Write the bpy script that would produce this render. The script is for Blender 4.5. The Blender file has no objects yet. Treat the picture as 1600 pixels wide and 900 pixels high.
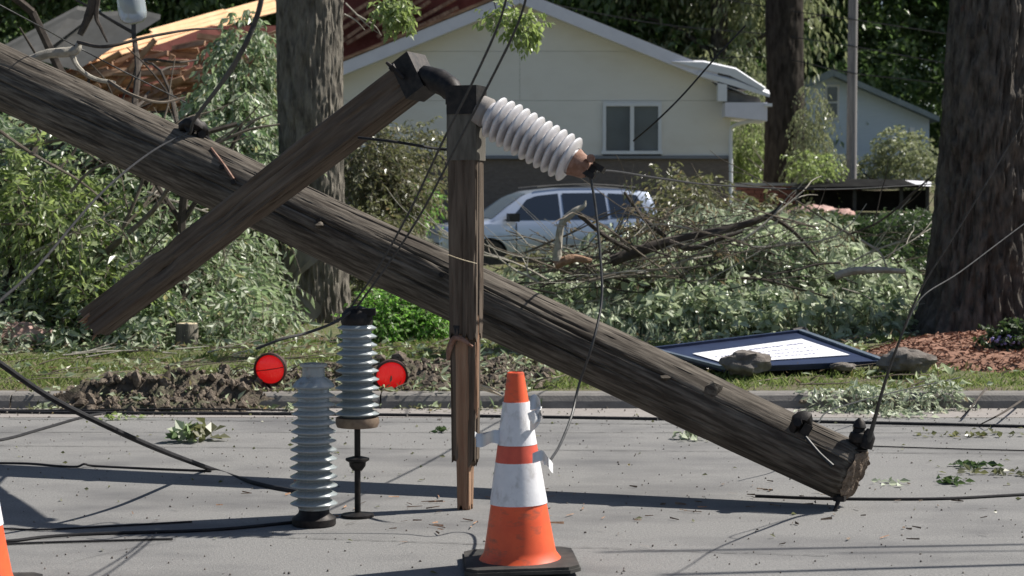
import bpy, math, random
import numpy as np
from mathutils import Vector, Matrix, noise
random.seed(7)
RNG = np.random.default_rng(11)
sc = bpy.context.scene
COL = sc.collection
R = math.radians

# ------------------------------------------------------------------ camera, sky, sun, exposure
CAMZ, FPX, PITCH = 1.27, 2800.0, math.atan(114 / 2800)
cd = bpy.data.cameras.new("camera")
cd.sensor_width = 36
cd.lens = 36 * FPX / 1600
cd.clip_start, cd.clip_end = 0.1, 900
cd.dof.use_dof = True
cd.dof.focus_distance = 8.2
cd.dof.aperture_fstop = 6.0
cam = bpy.data.objects.new("camera", cd)
COL.objects.link(cam)
cam.location = (0, 0, CAMZ)
cam.rotation_euler = (math.pi / 2 - PITCH, 0, 0)
sc.camera = cam
SUN = Vector((0.64, 0.21, 0.74)).normalized()
w = bpy.data.worlds.new("World")
sc.world = w
w.use_nodes = True
bg = w.node_tree.nodes["Background"]
sky = w.node_tree.nodes.new("ShaderNodeTexSky")
sky.sky_type = 'NISHITA'
sky.sun_disc = False
sky.air_density = 1.0
sky.dust_density = 1.0
sky.sun_elevation = math.asin(SUN.z)
sky.sun_rotation = math.atan2(SUN.x, SUN.y)
w.node_tree.links.new(sky.outputs[0], bg.inputs[0])
bg.inputs[1].default_value = 0.058
sl = bpy.data.lights.new("sun", 'SUN')
sl.energy = 5.0
sl.angle = R(0.55)
sl.color = (1.0, 0.95, 0.87)
so = bpy.data.objects.new("sun", sl)
COL.objects.link(so)
so.location = (20, 15, 30)
so.rotation_euler = SUN.to_track_quat('Z', 'Y').to_euler()
vs = sc.view_settings
vs.view_transform = 'Standard'
vs.look = 'None'
vs.gamma = 1
vs.use_curve_mapping = False
vs.exposure = 0.62
sc.cycles.max_bounces = 6
sc.cycles.transparent_max_bounces = 8
sc.cycles.caustics_reflective = False
sc.cycles.caustics_refractive = False

def at(px, py, y):
    """world point seen at photo pixel px,py at distance y in front of the camera"""
    a, b = (px - 800) / FPX, -(py - 450) / FPX
    d = Vector((a, math.cos(PITCH) + b * math.sin(PITCH), -math.sin(PITCH) + b * math.cos(PITCH)))
    return Vector((0, 0, CAMZ)) + d * (y / d.y)
def gp(px, py, z=0.0):
    a, b = (px - 800) / FPX, -(py - 450) / FPX
    d = Vector((a, math.cos(PITCH) + b * math.sin(PITCH), -math.sin(PITCH) + b * math.cos(PITCH)))
    return Vector((0, 0, CAMZ)) + d * ((z - CAMZ) / d.z)

# ------------------------------------------------------------------ materials
def mat(name, col, col2=None, scale=(4, 4, 4), detail=6, lo=.35, hi=.65, rough=.8, metal=0, bump=0, bscale=None,
        col3=None, scale3=(1, 1, 1), lo3=.5, hi3=.7, coat=0, emit=0, trans=0, spec=.4, bdist=.02, rotate=(0, 0, 0)):
    m = bpy.data.materials.new(name)
    m.use_nodes = True
    n, L = m.node_tree.nodes, m.node_tree.links
    b = n["Principled BSDF"]
    b.inputs["Roughness"].default_value = rough
    b.inputs["Metallic"].default_value = metal
    b.inputs["Specular IOR Level"].default_value = spec
    b.inputs["Coat Weight"].default_value = coat
    b.inputs["Transmission Weight"].default_value = trans
    tc = n.new("ShaderNodeTexCoord")
    def nz(s, det, lo, hi):
        mp = n.new("ShaderNodeMapping")
        mp.inputs["Scale"].default_value = s
        mp.inputs["Rotation"].default_value = rotate
        L.new(tc.outputs["Object"], mp.inputs[0])
        t = n.new("ShaderNodeTexNoise")
        t.inputs["Scale"].default_value = 1
        t.inputs["Detail"].default_value = det
        t.inputs["Roughness"].default_value = .62
        L.new(mp.outputs[0], t.inputs["Vector"])
        r = n.new("ShaderNodeMapRange")
        r.inputs[1].default_value, r.inputs[2].default_value = lo, hi
        L.new(t.outputs[0], r.inputs[0])
        return r.outputs[0]
    def mix(f, a, c):
        x = n.new("ShaderNodeMix")
        x.data_type = 'RGBA'
        L.new(f, x.inputs[0])
        for i, v in ((6, a), (7, c)):
            if isinstance(v, tuple): x.inputs[i].default_value = (*v, 1)
            else: L.new(v, x.inputs[i])
        return x.outputs[2]
    src = None
    if col2:
        src = mix(nz(scale, detail, lo, hi), col, col2)
        if col3: src = mix(nz(scale3, 4, lo3, hi3), src, col3)
        L.new(src, b.inputs["Base Color"])
    else:
        b.inputs["Base Color"].default_value = (*col, 1)
    if emit:
        b.inputs["Emission Color"].default_value = (*col, 1)
        b.inputs["Emission Strength"].default_value = emit
    if bump:
        h = nz(bscale or scale, 8, 0, 1)
        bp = n.new("ShaderNodeBump")
        bp.inputs["Strength"].default_value = bump
        bp.inputs["Distance"].default_value = bdist
        L.new(h, bp.inputs["Height"])
        L.new(bp.outputs[0], b.inputs["Normal"])
    return m

def leaf_mat(name, a, b_, under, tr=.35, rough=.36, dry=None):
    m = bpy.data.materials.new(name)
    m.use_nodes = True
    n, L = m.node_tree.nodes, m.node_tree.links
    p = n["Principled BSDF"]
    out = n["Material Output"]
    g = n.new("ShaderNodeNewGeometry")
    ramp = n.new("ShaderNodeValToRGB")
    e = ramp.color_ramp.elements
    e[0].color, e[1].color = (*a, 1), (*b_, 1)
    if dry:
        x = ramp.color_ramp.elements.new(.93)
        x.color = (*b_, 1)
        e[2].color = (*dry, 1)
    L.new(g.outputs["Random Per Island"], ramp.inputs[0])
    mx = n.new("ShaderNodeMix")
    mx.data_type = 'RGBA'
    L.new(g.outputs["Backfacing"], mx.inputs[0])
    L.new(ramp.outputs[0], mx.inputs[6])
    mx.inputs[7].default_value = (*under, 1)
    L.new(mx.outputs[2], p.inputs["Base Color"])
    p.inputs["Roughness"].default_value = rough
    t = n.new("ShaderNodeBsdfTranslucent")
    hs = n.new("ShaderNodeHueSaturation")
    hs.inputs["Saturation"].default_value = .95
    hs.inputs["Value"].default_value = 2.25
    L.new(ramp.outputs[0], hs.inputs["Color"])
    L.new(hs.outputs[0], t.inputs[0])
    ms = n.new("ShaderNodeMixShader")
    ms.inputs[0].default_value = tr
    L.new(p.outputs[0], ms.inputs[1])
    L.new(t.outputs[0], ms.inputs[2])
    L.new(ms.outputs[0], out.inputs[0])
    return m

M = {}
MM = lambda k: M[k]
M['asphalt'] = mat('asphalt', (.135, .135, .135), (.245, .24, .232), (95, 95, 95), 5, .3, .7, rough=.9, bump=.8, bscale=(150, 150, 150), bdist=.006, col3=(.115, .114, .116), scale3=(.9, 1.7, 1), lo3=.46, hi3=.7)
M['concrete'] = mat('concrete', (.22, .20, .19), (.28, .26, .245), (18, 18, 18), 8, rough=.9, bump=.35, bscale=(90, 90, 90), bdist=.004, col3=(.24, .22, .20), scale3=(1.2, 3, 2), lo3=.52, hi3=.72)
M['kerb'] = mat('kerb_concrete', (.15, .142, .135), (.215, .203, .19), (10, 22, 22), 8, rough=.9, bump=.5, bscale=(60, 60, 60), bdist=.006, col3=(.16, .15, .14), scale3=(2, 5, 5), lo3=.5, hi3=.7)
M['crack'] = mat('crack_tar', (.07, .07, .07), rough=.95)
M['lawn'] = mat('lawn_ground', (.07, .085, .03), (.14, .13, .07), (6, 6, 6), 8, rough=1, bump=.6, bscale=(40, 40, 40), col3=(.11, .085, .06), scale3=(1.1, 1.1, 1), lo3=.5, hi3=.65)
M['dirt'] = mat('dirt', (.035, .027, .021), (.17, .14, .11), (14, 14, 14), 9, .3, .7, rough=1, bump=1, bscale=(50, 50, 50), bdist=.02, col3=(.12, .13, .07), scale3=(5, 5, 5), lo3=.5, hi3=.7)
M['clod'] = mat('clod', (.07, .052, .04), (.25, .205, .16), (30, 30, 30), 8, rough=1, bump=1, bscale=(80, 80, 80))
M['mulch'] = mat('mulch', (.15, .075, .05), (.36, .20, .14), (30, 80, 30), 6, rough=1)
M['pole'] = mat('pole_wood', (.050, .041, .032), (.215, .188, .155), (55, 55, 4.5), 9, .42, .76, rough=.85, spec=.25, bump=.7, bscale=(110, 110, 6), bdist=.005, col3=(.042, .034, .027), scale3=(7, 7, 2.4), lo3=.52, hi3=.75)
M['pole_end'] = mat('pole_end_wood', (.10, .07, .05), (.27, .21, .16), (30, 30, 12), 8, rough=.95, bump=1, bscale=(60, 60, 30))
M['timber'] = mat('timber_wood', (.068, .051, .038), (.17, .135, .105), (40, 40, 3.2), 9, .35, .75, rough=.85, spec=.25, bump=.8, bscale=(70, 70, 2.2), bdist=.006, col3=(.075, .052, .04), scale3=(6, 6, 1.1), lo3=.52, hi3=.72)
M['fresh'] = mat('split_wood', (.21, .115, .07), (.36, .23, .15), (40, 40, 2), 8, rough=.9, bump=.9, bscale=(90, 90, 4), bdist=.01)
M['pale_wood'] = mat('pale_split_wood', (.52, .42, .28), (.7, .6, .43), (30, 30, 6), 6, rough=.85, bump=.5)
M['iron'] = mat('dark_iron', (.012, .012, .013), (.035, .03, .028), (30, 30, 30), 6, rough=.55, metal=.6, bump=.4, bscale=(60, 60, 60), bdist=.003)
M['rust'] = mat('rusty_iron', (.17, .085, .055), (.30, .19, .15), (35, 35, 35), 6, rough=.8, metal=.2, bump=.5, bscale=(80, 80, 80), bdist=.004)
M['cable'] = mat('cable_rubber', (.01, .01, .012), (.024, .024, .026), (20, 20, 20), 4, rough=.7, spec=.25)
M['wire'] = mat('grey_wire', (.035, .035, .035), (.07, .07, .07), (40, 40, 40), 4, rough=.5, metal=.5)
M['rope'] = mat('rope_grey', (.028, .028, .028), (.05, .05, .05), (60, 60, 60), 4, rough=.8)
M['porcelain'] = mat('white_porcelain', (.60, .59, .60), (.50, .485, .50), (12, 12, 12), 6, rough=.28, coat=.3, col3=(.42, .38, .35), scale3=(30, 30, 8), lo3=.6, hi3=.8)
M['greyglaze'] = mat('grey_porcelain', (.23, .265, .28), (.31, .34, .345), (10, 10, 10), 6, rough=.26, coat=.35, col3=(.15, .14, .12), scale3=(20, 20, 30), lo3=.55, hi3=.75)
M['brown'] = mat('brown_cap', (.13, .09, .065), (.21, .155, .11), (30, 30, 30), 5, rough=.7)
M['cone'] = mat('cone_orange', (.80, .115, .035), (.70, .09, .03), (12, 12, 12), 6, rough=.5, coat=.1, col3=(.36, .09, .05), scale3=(16, 16, 34), lo3=.54, hi3=.72)
M['collar'] = mat('cone_collar', (.74, .74, .76), (.66, .66, .69), (20, 20, 20), 5, rough=.45, col3=(.42, .41, .40), scale3=(22, 22, 14), lo3=.52, hi3=.76, bump=.3, bscale=(60, 60, 60), bdist=.003)
M['collar_red'] = mat('cone_red_band', (.62, .10, .06), (.52, .08, .05), (20, 20, 20), 5, rough=.5)
M['tape'] = mat('white_tape', (.78, .78, .78), (.68, .68, .69), (20, 20, 20), 4, rough=.5)
M['rubber'] = mat('black_rubber', (.018, .018, .018), (.06, .056, .05), (14, 14, 14), 6, rough=.7)
M['lens'] = mat('red_lens', (.85, .015, .015), rough=.25, coat=.5, emit=.27, bump=.6, bscale=(110, 4, 4), bdist=.012)
M['lens_line'] = mat('red_lens_rib', (.35, .006, .006), rough=.4)
M['housing'] = mat('lamp_housing', (.03, .012, .01), (.07, .035, .03), (20, 20, 20), 5, rough=.6)
M['bark'] = mat('bark', (.07, .062, .052), (.235, .212, .175), (14, 14, 5), 9, .32, .66, rough=1, bump=1, bscale=(30, 30, 4), bdist=.03)
M['bark_dark'] = mat('dark_bark', (.038, .034, .030), (.145, .129, .114), (14, 14, 5), 9, .32, .68, rough=1, spec=.1, bump=1, bscale=(26, 26, 3), bdist=.03, col3=(.11, .05, .038), scale3=(3, 3, 2), lo3=.68, hi3=.75)
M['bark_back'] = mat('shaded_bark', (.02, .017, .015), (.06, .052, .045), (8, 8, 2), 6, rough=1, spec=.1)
M['stripped'] = mat('bare_trunk_wood', (.17, .155, .145), (.23, .21, .195), (9, 9, 1.5), 6, rough=.85, bump=.3, bscale=(20, 20, 4))
M['twig'] = mat('twig_bark', (.10, .08, .062), (.2, .17, .135), (12, 12, 12), 5, rough=.95)
M['twig_dark'] = mat('twig_dark_bark', (.04, .032, .027), (.085, .07, .058), (12, 12, 12), 5, rough=.95)
M['twig_pale'] = mat('twig_pale_bark', (.27, .25, .21), (.42, .39, .33), (18, 18, 18), 5, rough=.9, bump=.4)
M['siding'] = mat('white_siding', (.73, .705, .66), (.77, .745, .70), (1.2, 1.2, 3), 5, rough=.7, col3=(.66, .62, .56), scale3=(.6, .6, 1.5), lo3=.5, hi3=.75)
M['fascia'] = mat('white_fascia', (.66, .65, .72), (.72, .71, .78), (3, 3, 3), 4, rough=.5)
M['trim'] = mat('white_trim', (.74, .75, .78), (.69, .70, .73), (3, 3, 3), 4, rough=.5)
M['brickdark'] = mat('brown_brick', (.15, .125, .11), (.20, .165, .145), (9, 9, 28), 5, rough=.95, bump=.5, bscale=(12, 12, 40))
M['ledge'] = mat('grey_ledge', (.2, .21, .24), rough=.8)
M['shingle'] = mat('shingle', (.09, .08, .075), (.15, .14, .13), (5, 5, 5), 6, rough=1, bump=.5)
M['greyroof'] = mat('grey_roofing', (.13, .125, .115), (.17, .165, .155), (3, 3, 3), 5, rough=.95)
M['window'] = mat('window_glass', (.07, .085, .10), (.10, .12, .14), (1, 1, 1), 3, rough=.12, spec=.7)
M['curtain'] = mat('curtain', (.3, .33, .36), (.4, .43, .46), (22, 1, 1), 3, rough=.9)
M['ply'] = mat('orange_roof_board', (.76, .43, .22), (.82, .55, .33), (2, 2, 2), 5, rough=.8)
M['oldboard'] = mat('brown_roof_board', (.17, .085, .05), (.44, .28, .18), (2, 9, 9), 6, rough=.9)
M['redboard'] = mat('red_brown_board', (.11, .028, .022), (.2, .065, .05), (3, 3, 3), 5, rough=.9)
M['silver'] = mat('silver_car_paint', (.42, .48, .60), (.46, .52, .64), (1, 1, 1), 2, rough=.24, metal=.4, coat=.8)
M['carglass'] = mat('car_glass', (.012, .016, .024), rough=.06, spec=.9, coat=.4)
M['screen'] = mat('windscreen_glass', (.09, .13, .19), rough=.08, spec=.9, coat=.4)
M['plastic'] = mat('dark_plastic', (.02, .02, .022), (.035, .035, .036), (9, 9, 9), 3, rough=.6)
M['rim'] = mat('alloy_rim', (.45, .46, .48), rough=.35, metal=.8)
M['taillight'] = mat('tail_lamp', (.4, .02, .02), rough=.2)
M['headlight'] = mat('head_lamp', (.6, .62, .66), rough=.15, spec=.8)
M['navy'] = mat('navy_sign_paint', (.010, .018, .05), (.018, .03, .075), (5, 5, 5), 4, rough=.45)
M['signwhite'] = mat('sign_white', (.80, .80, .84), (.75, .75, .79), (8, 8, 8), 3, rough=.5)
M['signframe'] = mat('sign_frame_paint', (.07, .095, .13), (.12, .15, .19), (9, 9, 9), 4, rough=.5)
M['ink'] = mat('sign_lettering', (.08, .09, .2), rough=.6)
M['rock'] = mat('rock', (.10, .085, .075), (.22, .20, .18), (9, 9, 9), 8, rough=.95, bump=.8, bscale=(20, 20, 20))
M['pinkrock'] = mat('pinkish_rock', (.38, .22, .19), (.52, .36, .32), (5, 5, 5), 6, rough=.95, bump=.6)
M['bluehouse'] = mat('pale_blue_siding', (.56, .64, .76), (.60, .68, .80), (2, 2, 12), 4, rough=.8)
M['blueroof'] = mat('blue_grey_roof', (.2, .24, .27), (.27, .31, .34), (3, 3, 3), 4, rough=.9)
M['black'] = mat('black_cover', (.008, .008, .009), (.02, .02, .02), (3, 3, 3), 3, rough=1, spec=.05)
M['tarp'] = mat('blue_tarp', (.05, .085, .14), (.08, .125, .19), (3, 3, 3), 3, rough=.6)
M['glass'] = mat('lamp_glass', (.62, .68, .70), (.5, .55, .57), (9, 9, 3), 3, rough=.12, trans=.55, spec=.7, coat=.4)
M['greypole'] = mat('grey_pole_wood', (.17, .16, .165), (.25, .24, .24), (20, 20, 1.5), 5, rough=.9)
M['flower'] = mat('violet_flower', (.26, .22, .5), (.4, .36, .62), (30, 30, 30), 2, rough=.7)

M['leaf_maple'] = leaf_mat('maple_leaf', (.055, .10, .04), (.235, .30, .155), (.42, .46, .35), .40, dry=(.22, .2, .09))
M['leaf_willow'] = leaf_mat('long_pale_leaf', (.085, .115, .065), (.34, .375, .275), (.52, .57, .43), .38, dry=(.28, .22, .13))
M['leaf_bright'] = leaf_mat('bright_leaf', (.08, .20, .02), (.17, .32, .05), (.2, .32, .11), .45)
M['leaf_olive'] = leaf_mat('olive_leaf', (.055, .065, .025), (.14, .145, .06), (.19, .19, .12), .33, dry=(.22, .16, .08))
M['leaf_far'] = leaf_mat('dark_tree_leaf', (.035, .075, .022), (.12, .19, .055), (.15, .2, .10), .3)
M['leaf_far2'] = leaf_mat('grey_green_leaf', (.10, .13, .06), (.25, .27, .14), (.26, .28, .18), .3)
M['leaf_yel'] = leaf_mat('yellow_green_leaf', (.12, .17, .04), (.22, .28, .09), (.24, .29, .14), .4)
M['leaf_hedge'] = leaf_mat('hedge_leaf', (.022, .048, .014), (.06, .095, .028), (.07, .10, .045), .3)
M['leaf_pale'] = leaf_mat('broad_pale_leaf', (.075, .11, .055), (.31, .355, .225), (.49, .55, .38), .40)
M['leaf_wilt'] = leaf_mat('wilted_leaf', (.07, .05, .025), (.2, .15, .085), (.24, .2, .13), .25)
M['grass'] = leaf_mat('grass_blade', (.10, .15, .035), (.21, .25, .085), (.2, .24, .10), .35, dry=(.34, .29, .16))

# ------------------------------------------------------------------ object helpers
WM = {}
def mkmesh(name, V, F, m, smooth=False):
    me = bpy.data.meshes.new(name)
    me.from_pydata([tuple(v) for v in V], [], F)
    if smooth: me.polygons.foreach_set("use_smooth", [True] * len(F))
    me.materials.append(m)
    me.update()
    return me
def link(name, data, parent=None, mtx=None):
    o = bpy.data.objects.new(name, data)
    COL.objects.link(o)
    if parent is not None: o.parent = parent
    if mtx is not None: o.matrix_local = mtx
    WM[o.name] = (WM[parent.name] if parent is not None else Matrix()) @ (mtx if mtx is not None else Matrix())
    return o
def tag(o, label=None, cat=None, group=None, kind=None):
    if label: o['label'] = label
    if cat: o['category'] = cat
    if group: o['group'] = group
    if kind: o['kind'] = kind
    return o
def thing(name, loc, label, cat, group=None, mtx=None):
    o = link(name, None, None, mtx if mtx is not None else Matrix.Translation(loc))
    o.empty_display_size = .2
    return tag(o, label, cat, group)
def frame(p0, p1, ref=Vector((0, -1, 0))):
    """matrix whose Z runs p0->p1 and whose -Y looks towards ref"""
    z = (p1 - p0).normalized()
    x = ref.cross(z) * -1
    x = z.cross(ref * 1).normalized() * -1 if x.length < 1e-6 else x.normalized()
    y = z.cross(x)
    m = Matrix((x, y, z)).transposed().to_4x4()
    m.translation = p0
    return m
def catmull(P, n=8):
    P = [Vector(p) for p in P]
    if len(P) < 3: return P
    Q = [P[0] * 2 - P[1]] + P + [P[-1] * 2 - P[-2]]
    out = []
    for i in range(1, len(Q) - 2):
        for k in range(n):
            t = k / n
            a, b, c, d = Q[i - 1:i + 3]
            out.append(.5 * ((2 * b) + (c - a) * t + (2 * a - 5 * b + 4 * c - d) * t * t + (3 * b - a - 3 * c + d) * t ** 3))
    return out + [P[-1]]
class MB:
    def __init__(s): s.v, s.f = [], []
    def add(s, V, F):
        o = len(s.v)
        s.v += [Vector(v) for v in V]
        s.f += [tuple(i + o for i in f) for f in F]
        return s
    def box(s, c, size, rot=None, bev=0):
        c = Vector(c)
        h = Vector(size) / 2
        V = []
        for sx in (-1, 1):
            for sy in (-1, 1):
                for sz in (-1, 1):
                    p = Vector((sx * h.x, sy * h.y, sz * h.z))
                    V.append(c + (rot @ p if rot is not None else p))
        return s.add(V, [(0, 1, 3, 2), (4, 6, 7, 5), (0, 4, 5, 1), (2, 3, 7, 6), (0, 2, 6, 4), (1, 5, 7, 3)])
    def tube(s, pts, r, n=8, smoothn=0, cap=True, jit=0):
        P = catmull(pts, smoothn) if smoothn else [Vector(p) for p in pts]
        K = len(P)
        if isinstance(r, (int, float)): rr = [r] * K
        else:
            rr = []
            for i in range(K):
                t = i / (K - 1) * (len(r) - 1)
                a = min(int(t), len(r) - 2)
                rr.append(r[a] + (r[a + 1] - r[a]) * (t - a))
        V, F = [], []
        up = Vector((0, 0, 1))
        d0 = (P[1] - P[0]).normalized()
        if abs(d0.z) > .9: up = Vector((1, 0, 0))
        x = d0.cross(up).normalized()
        for i, p in enumerate(P):
            d = (P[min(i + 1, K - 1)] - P[max(i - 1, 0)]).normalized()
            x = (x - d * x.dot(d)).normalized()
            y = d.cross(x)
            for k in range(n):
                a = 2 * math.pi * k / n
                q = rr[i] * (1 + (random.uniform(-jit, jit) if jit else 0))
                V.append(p + (x * math.cos(a) + y * math.sin(a)) * q)
        for i in range(K - 1):
            for k in range(n):
                a, b = i * n + k, i * n + (k + 1) % n
                F.append((a, b, b + n, a + n))
        if cap:
            F.append(tuple(range(n - 1, -1, -1)))
            F.append(tuple((K - 1) * n + k for k in range(n)))
        return s.add(V, F)
    def lathe(s, prof, n=32, mtx=None, cap=True):
        V, F = [], []
        for r, z in prof:
            for k in range(n):
                a = 2 * math.pi * k / n
                p = Vector((r * math.cos(a), r * math.sin(a), z))
                V.append(mtx @ p if mtx is not None else p)
        for i in range(len(prof) - 1):
            for k in range(n):
                a, b = i * n + k, i * n + (k + 1) % n
                F.append((a, b, b + n, a + n))
        if cap:
            F.append(tuple(range(n - 1, -1, -1)))
            F.append(tuple((len(prof) - 1) * n + k for k in range(n)))
        return s.add(V, F)
    def poly(s, P, th):
        """extruded polygon: P list of points, th a thickness vector"""
        n = len(P)
        P = [Vector(p) for p in P]
        V = P + [p + Vector(th) for p in P]
        F = [tuple(range(n)), tuple(range(2 * n - 1, n - 1, -1))] + [(i, i + n, (i + 1) % n + n, (i + 1) % n) for i in range(n)]
        return s.add(V, F)
    def build(s, name, m, parent=None, smooth=False, world=True, label=None, kind=None, cat=None, group=None):
        V = s.v
        if parent is not None and world:
            inv = WM[parent.name].inverted()
            V = [inv @ v for v in V]
        o = link(name, mkmesh(name, V, s.f, m, smooth), parent)
        if smooth:
            try: o.data.set_sharp_from_angle(angle=R(42))
            except Exception: pass
        return tag(o, label, cat, group, kind)
def top(mb, name, m, label, cat, smooth=False, group=None, kind=None, loc=None):
    """a thing that is one mesh, its origin at its own base"""
    if loc is None:
        c = sum(mb.v, Vector()) / len(mb.v)
        loc = Vector((c.x, c.y, min(v.z for v in mb.v)))
    mb.v = [v - Vector(loc) for v in mb.v]
    o = mb.build(name, m, None, smooth)
    o.location = loc
    return tag(o, label, cat, group, kind)
def npmesh(name, V, F, m, parent=None, smooth=False):
    V = np.asarray(V, dtype=np.float32)
    if parent is not None:
        inv = np.array(WM[parent.name].inverted(), dtype=np.float32)
        V = V @ inv[:3, :3].T + inv[:3, 3]
    F = np.asarray(F, dtype=np.int32)
    me = bpy.data.meshes.new(name)
    k = F.shape[1]
    me.vertices.add(len(V)); me.vertices.foreach_set("co", V.ravel())
    me.loops.add(F.size); me.loops.foreach_set("vertex_index", F.ravel())
    me.polygons.add(len(F))
    me.polygons.foreach_set("loop_start", np.arange(0, F.size, k, dtype=np.int32))
    me.polygons.foreach_set("use_smooth", np.full(len(F), smooth))
    me.materials.append(m)
    me.update(calc_edges=True)
    return link(name, me, parent)

# ------------------------------------------------------------------ ground
YK = 11.72
def smooth01(t): t = np.clip(t, 0, 1); return t * t * (3 - 2 * t)
def tz(x, y):
    x, y = np.asarray(x, float), np.asarray(y, float)
    z = .10 + .10 * smooth01((y - 11.9) / 3.5)
    z = z + .9 * smooth01((y - 32.5) / 8.5) + 1.2 * smooth01((y - 41) / 15) + 1.2 * smooth01((y - 56) / 40)
    return z + .012 * np.sin(x * 2.1 + y * 1.3) * np.clip((y - 12) / 2, 0, 1) + .02 * np.sin(x * .7 - y * .9) * np.clip((y - 13) / 4, 0, 1)
def tzf(x, y): return float(tz(x, y))
def gridmesh(name, xs, ys, zf, m, label=None, kind=None, cat=None, parent=None, smooth=True):
    X, Y = np.meshgrid(xs, ys)
    Z = zf(X, Y)
    V = np.stack([X.ravel(), Y.ravel(), Z.ravel()], 1)
    nx, ny = len(xs), len(ys)
    i = np.arange(nx - 1)[None, :] + nx * np.arange(ny - 1)[:, None]
    F = np.stack([i, i + 1, i + 1 + nx, i + nx], -1).reshape(-1, 4)
    o = npmesh(name, V, F, m, parent, smooth)
    return tag(o, label, cat, None, kind)
xs = np.concatenate([np.linspace(-200, -16, 24), np.linspace(-15, 15, 121), np.linspace(16, 200, 24)])
ys = np.concatenate([np.linspace(YK + .15, 20, 66), np.linspace(20.5, 60, 80), np.linspace(62, 320, 44)])
gridmesh('ground', xs, ys, lambda x, y: tz(x, y), M['lawn'], 'grassy yard rising from the kerb to the houses', 'structure')
gridmesh('road', np.linspace(-200, 200, 81), np.linspace(-60, 11.2, 40), lambda x, y: 0 * x, M['asphalt'], 'grey sunlit asphalt street strewn with leaf debris', 'structure')
gut = gridmesh('gutter', np.linspace(-200, 200, 161), np.array([11.2, 11.35, 11.5, 11.6, YK + .02]), lambda x, y: .002 - .004 * np.sin((y - 11.2) / .52 * 3.14), M['concrete'], 'pale concrete gutter pan along the kerb', 'structure')
kerb = thing('kerb', (0, YK, 0), None, None)
tag(kerb, 'long low concrete kerb between street and yard', kind='structure')
prof = [(YK, 0.003), (YK + .012, .05), (YK + .03, .085), (YK + .06, .100), (YK + .16, .104), (YK + .165, .04)]
mb = MB()
L = 2.43
V, F = [], []
for x in (0.006, L - .006): V += [(x, y - YK, z) for y, z in prof]
n = len(prof)
for i in range(n - 1): F.append((i, i + n, i + 1 + n, i + 1))
F += [tuple(range(n - 1, -1, -1)), tuple(range(n, 2 * n))]
sm = mkmesh('kerb_stone', [(v[0], v[1], v[2]) for v in V], [tuple(reversed(f)) for f in F], M['kerb'], False)
for i in range(-12, 12):
    link('kerb_stone', sm, kerb, Matrix.Translation((i * L + .35 + L / 2, 0, random.uniform(-.003, .003))))
# expansion joints and cracks in the asphalt
mb = MB()
def crackline(pts, wd):
    P = catmull(pts, 6)
    V, F = [], []
    for i, p in enumerate(P):
        ww = wd * random.uniform(.4, 1.3)
        j = random.uniform(-.006, .006)
        V += [(p.x, p.y + j - ww, .004), (p.x, p.y + j + ww, .004)]
    for i in range(len(P) - 1): F.append((2 * i, 2 * i + 2, 2 * i + 3, 2 * i + 1))
    mb.add(V, F)
def linepts(pyl, x0=0, x1=1600, k=9):
    return [gp(x0 + (x1 - x0) * i / k, pyl(x0 + (x1 - x0) * i / k)) for i in range(k + 1)]
crackline(linepts(lambda x: 655 + x * .008, -200, 1800, 26), .007)
crackline(linepts(lambda x: 676 + x * .0005, -200, 1800, 26), .006)
crackline(linepts(lambda x: 697 + x * .008, -200, 1800, 30), .005)
crackline([gp(60, 843), gp(140, 839), gp(275, 843), gp(200, 858), gp(120, 878), gp(70, 905)], .0025)
crackline(linepts(lambda x: 846 + (x - 600) * .034, 380, 1290, 16), .0035)
tag(mb.build('road_crack', M['crack']), 'thin dark cracks and joints in the asphalt', kind='structure')

# upturned soil along the kerb
def fb(x, y, s, o=4, seed=0):
    out = np.empty(x.size)
    for i, (a, b) in enumerate(zip(x.ravel(), y.ravel())):
        out[i] = noise.fractal(Vector((a * s, b * s, seed)), .9, 2.1, o)
    return out.reshape(x.shape)
def dirt_mask(x, y):
    q = smooth01((x + 2.1) / .9)
    c = 12.2 + .2 * np.sin(x * 1.7) + .55 * q
    g = np.exp(-((y - c) / (.52 + .38 * q)) ** 2)
    m1 = smooth01((x + 3.15 - (y - 11.9) * 1.5) / .7) * smooth01((.5 - x) / .6)
    spill = np.exp(-((x + 2.3) / .62) ** 2) * np.exp(-((y - 11.72) / .26) ** 2) * .75
    return g * m1, spill
def dirt_z(x, y):
    g, sp = dirt_mask(x, y)
    n1 = fb(x, y, 2.6, 3, 3.3); n2 = fb(x, y, 9, 4, 8.1)
    base = np.where(y < YK, .0, np.where(y < YK + .16, .10, tz(x, y)))
    h = g * (.075 + .12 * n1 + .06 * n2) + sp * (.15 + .09 * n2 + .08 * n1)
    g = g * smooth01((y - 11.80) / .2); h = g * (.055 + .085 * n1 + .05 * n2) + sp * (.15 + .09 * n2 + .08 * n1)
    h = h * (1 - .75 * (np.exp(-((x + 1.62) / .17) ** 2) + np.exp(-((x + .81) / .17) ** 2)) * (y < 12.05))
    h = h + g * .035 * (fb(x, y, 26, 2, 1.7))
    m = np.clip((g + sp - .12) * 5, 0, 1)
    return base - .05 + m * (h + .05)
gridmesh('soil', np.linspace(-3.8, .9, 236), np.linspace(11.2, 14.9, 186), dirt_z, M['dirt'], 'dark upturned soil heaped along the kerb', 'stuff')
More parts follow.
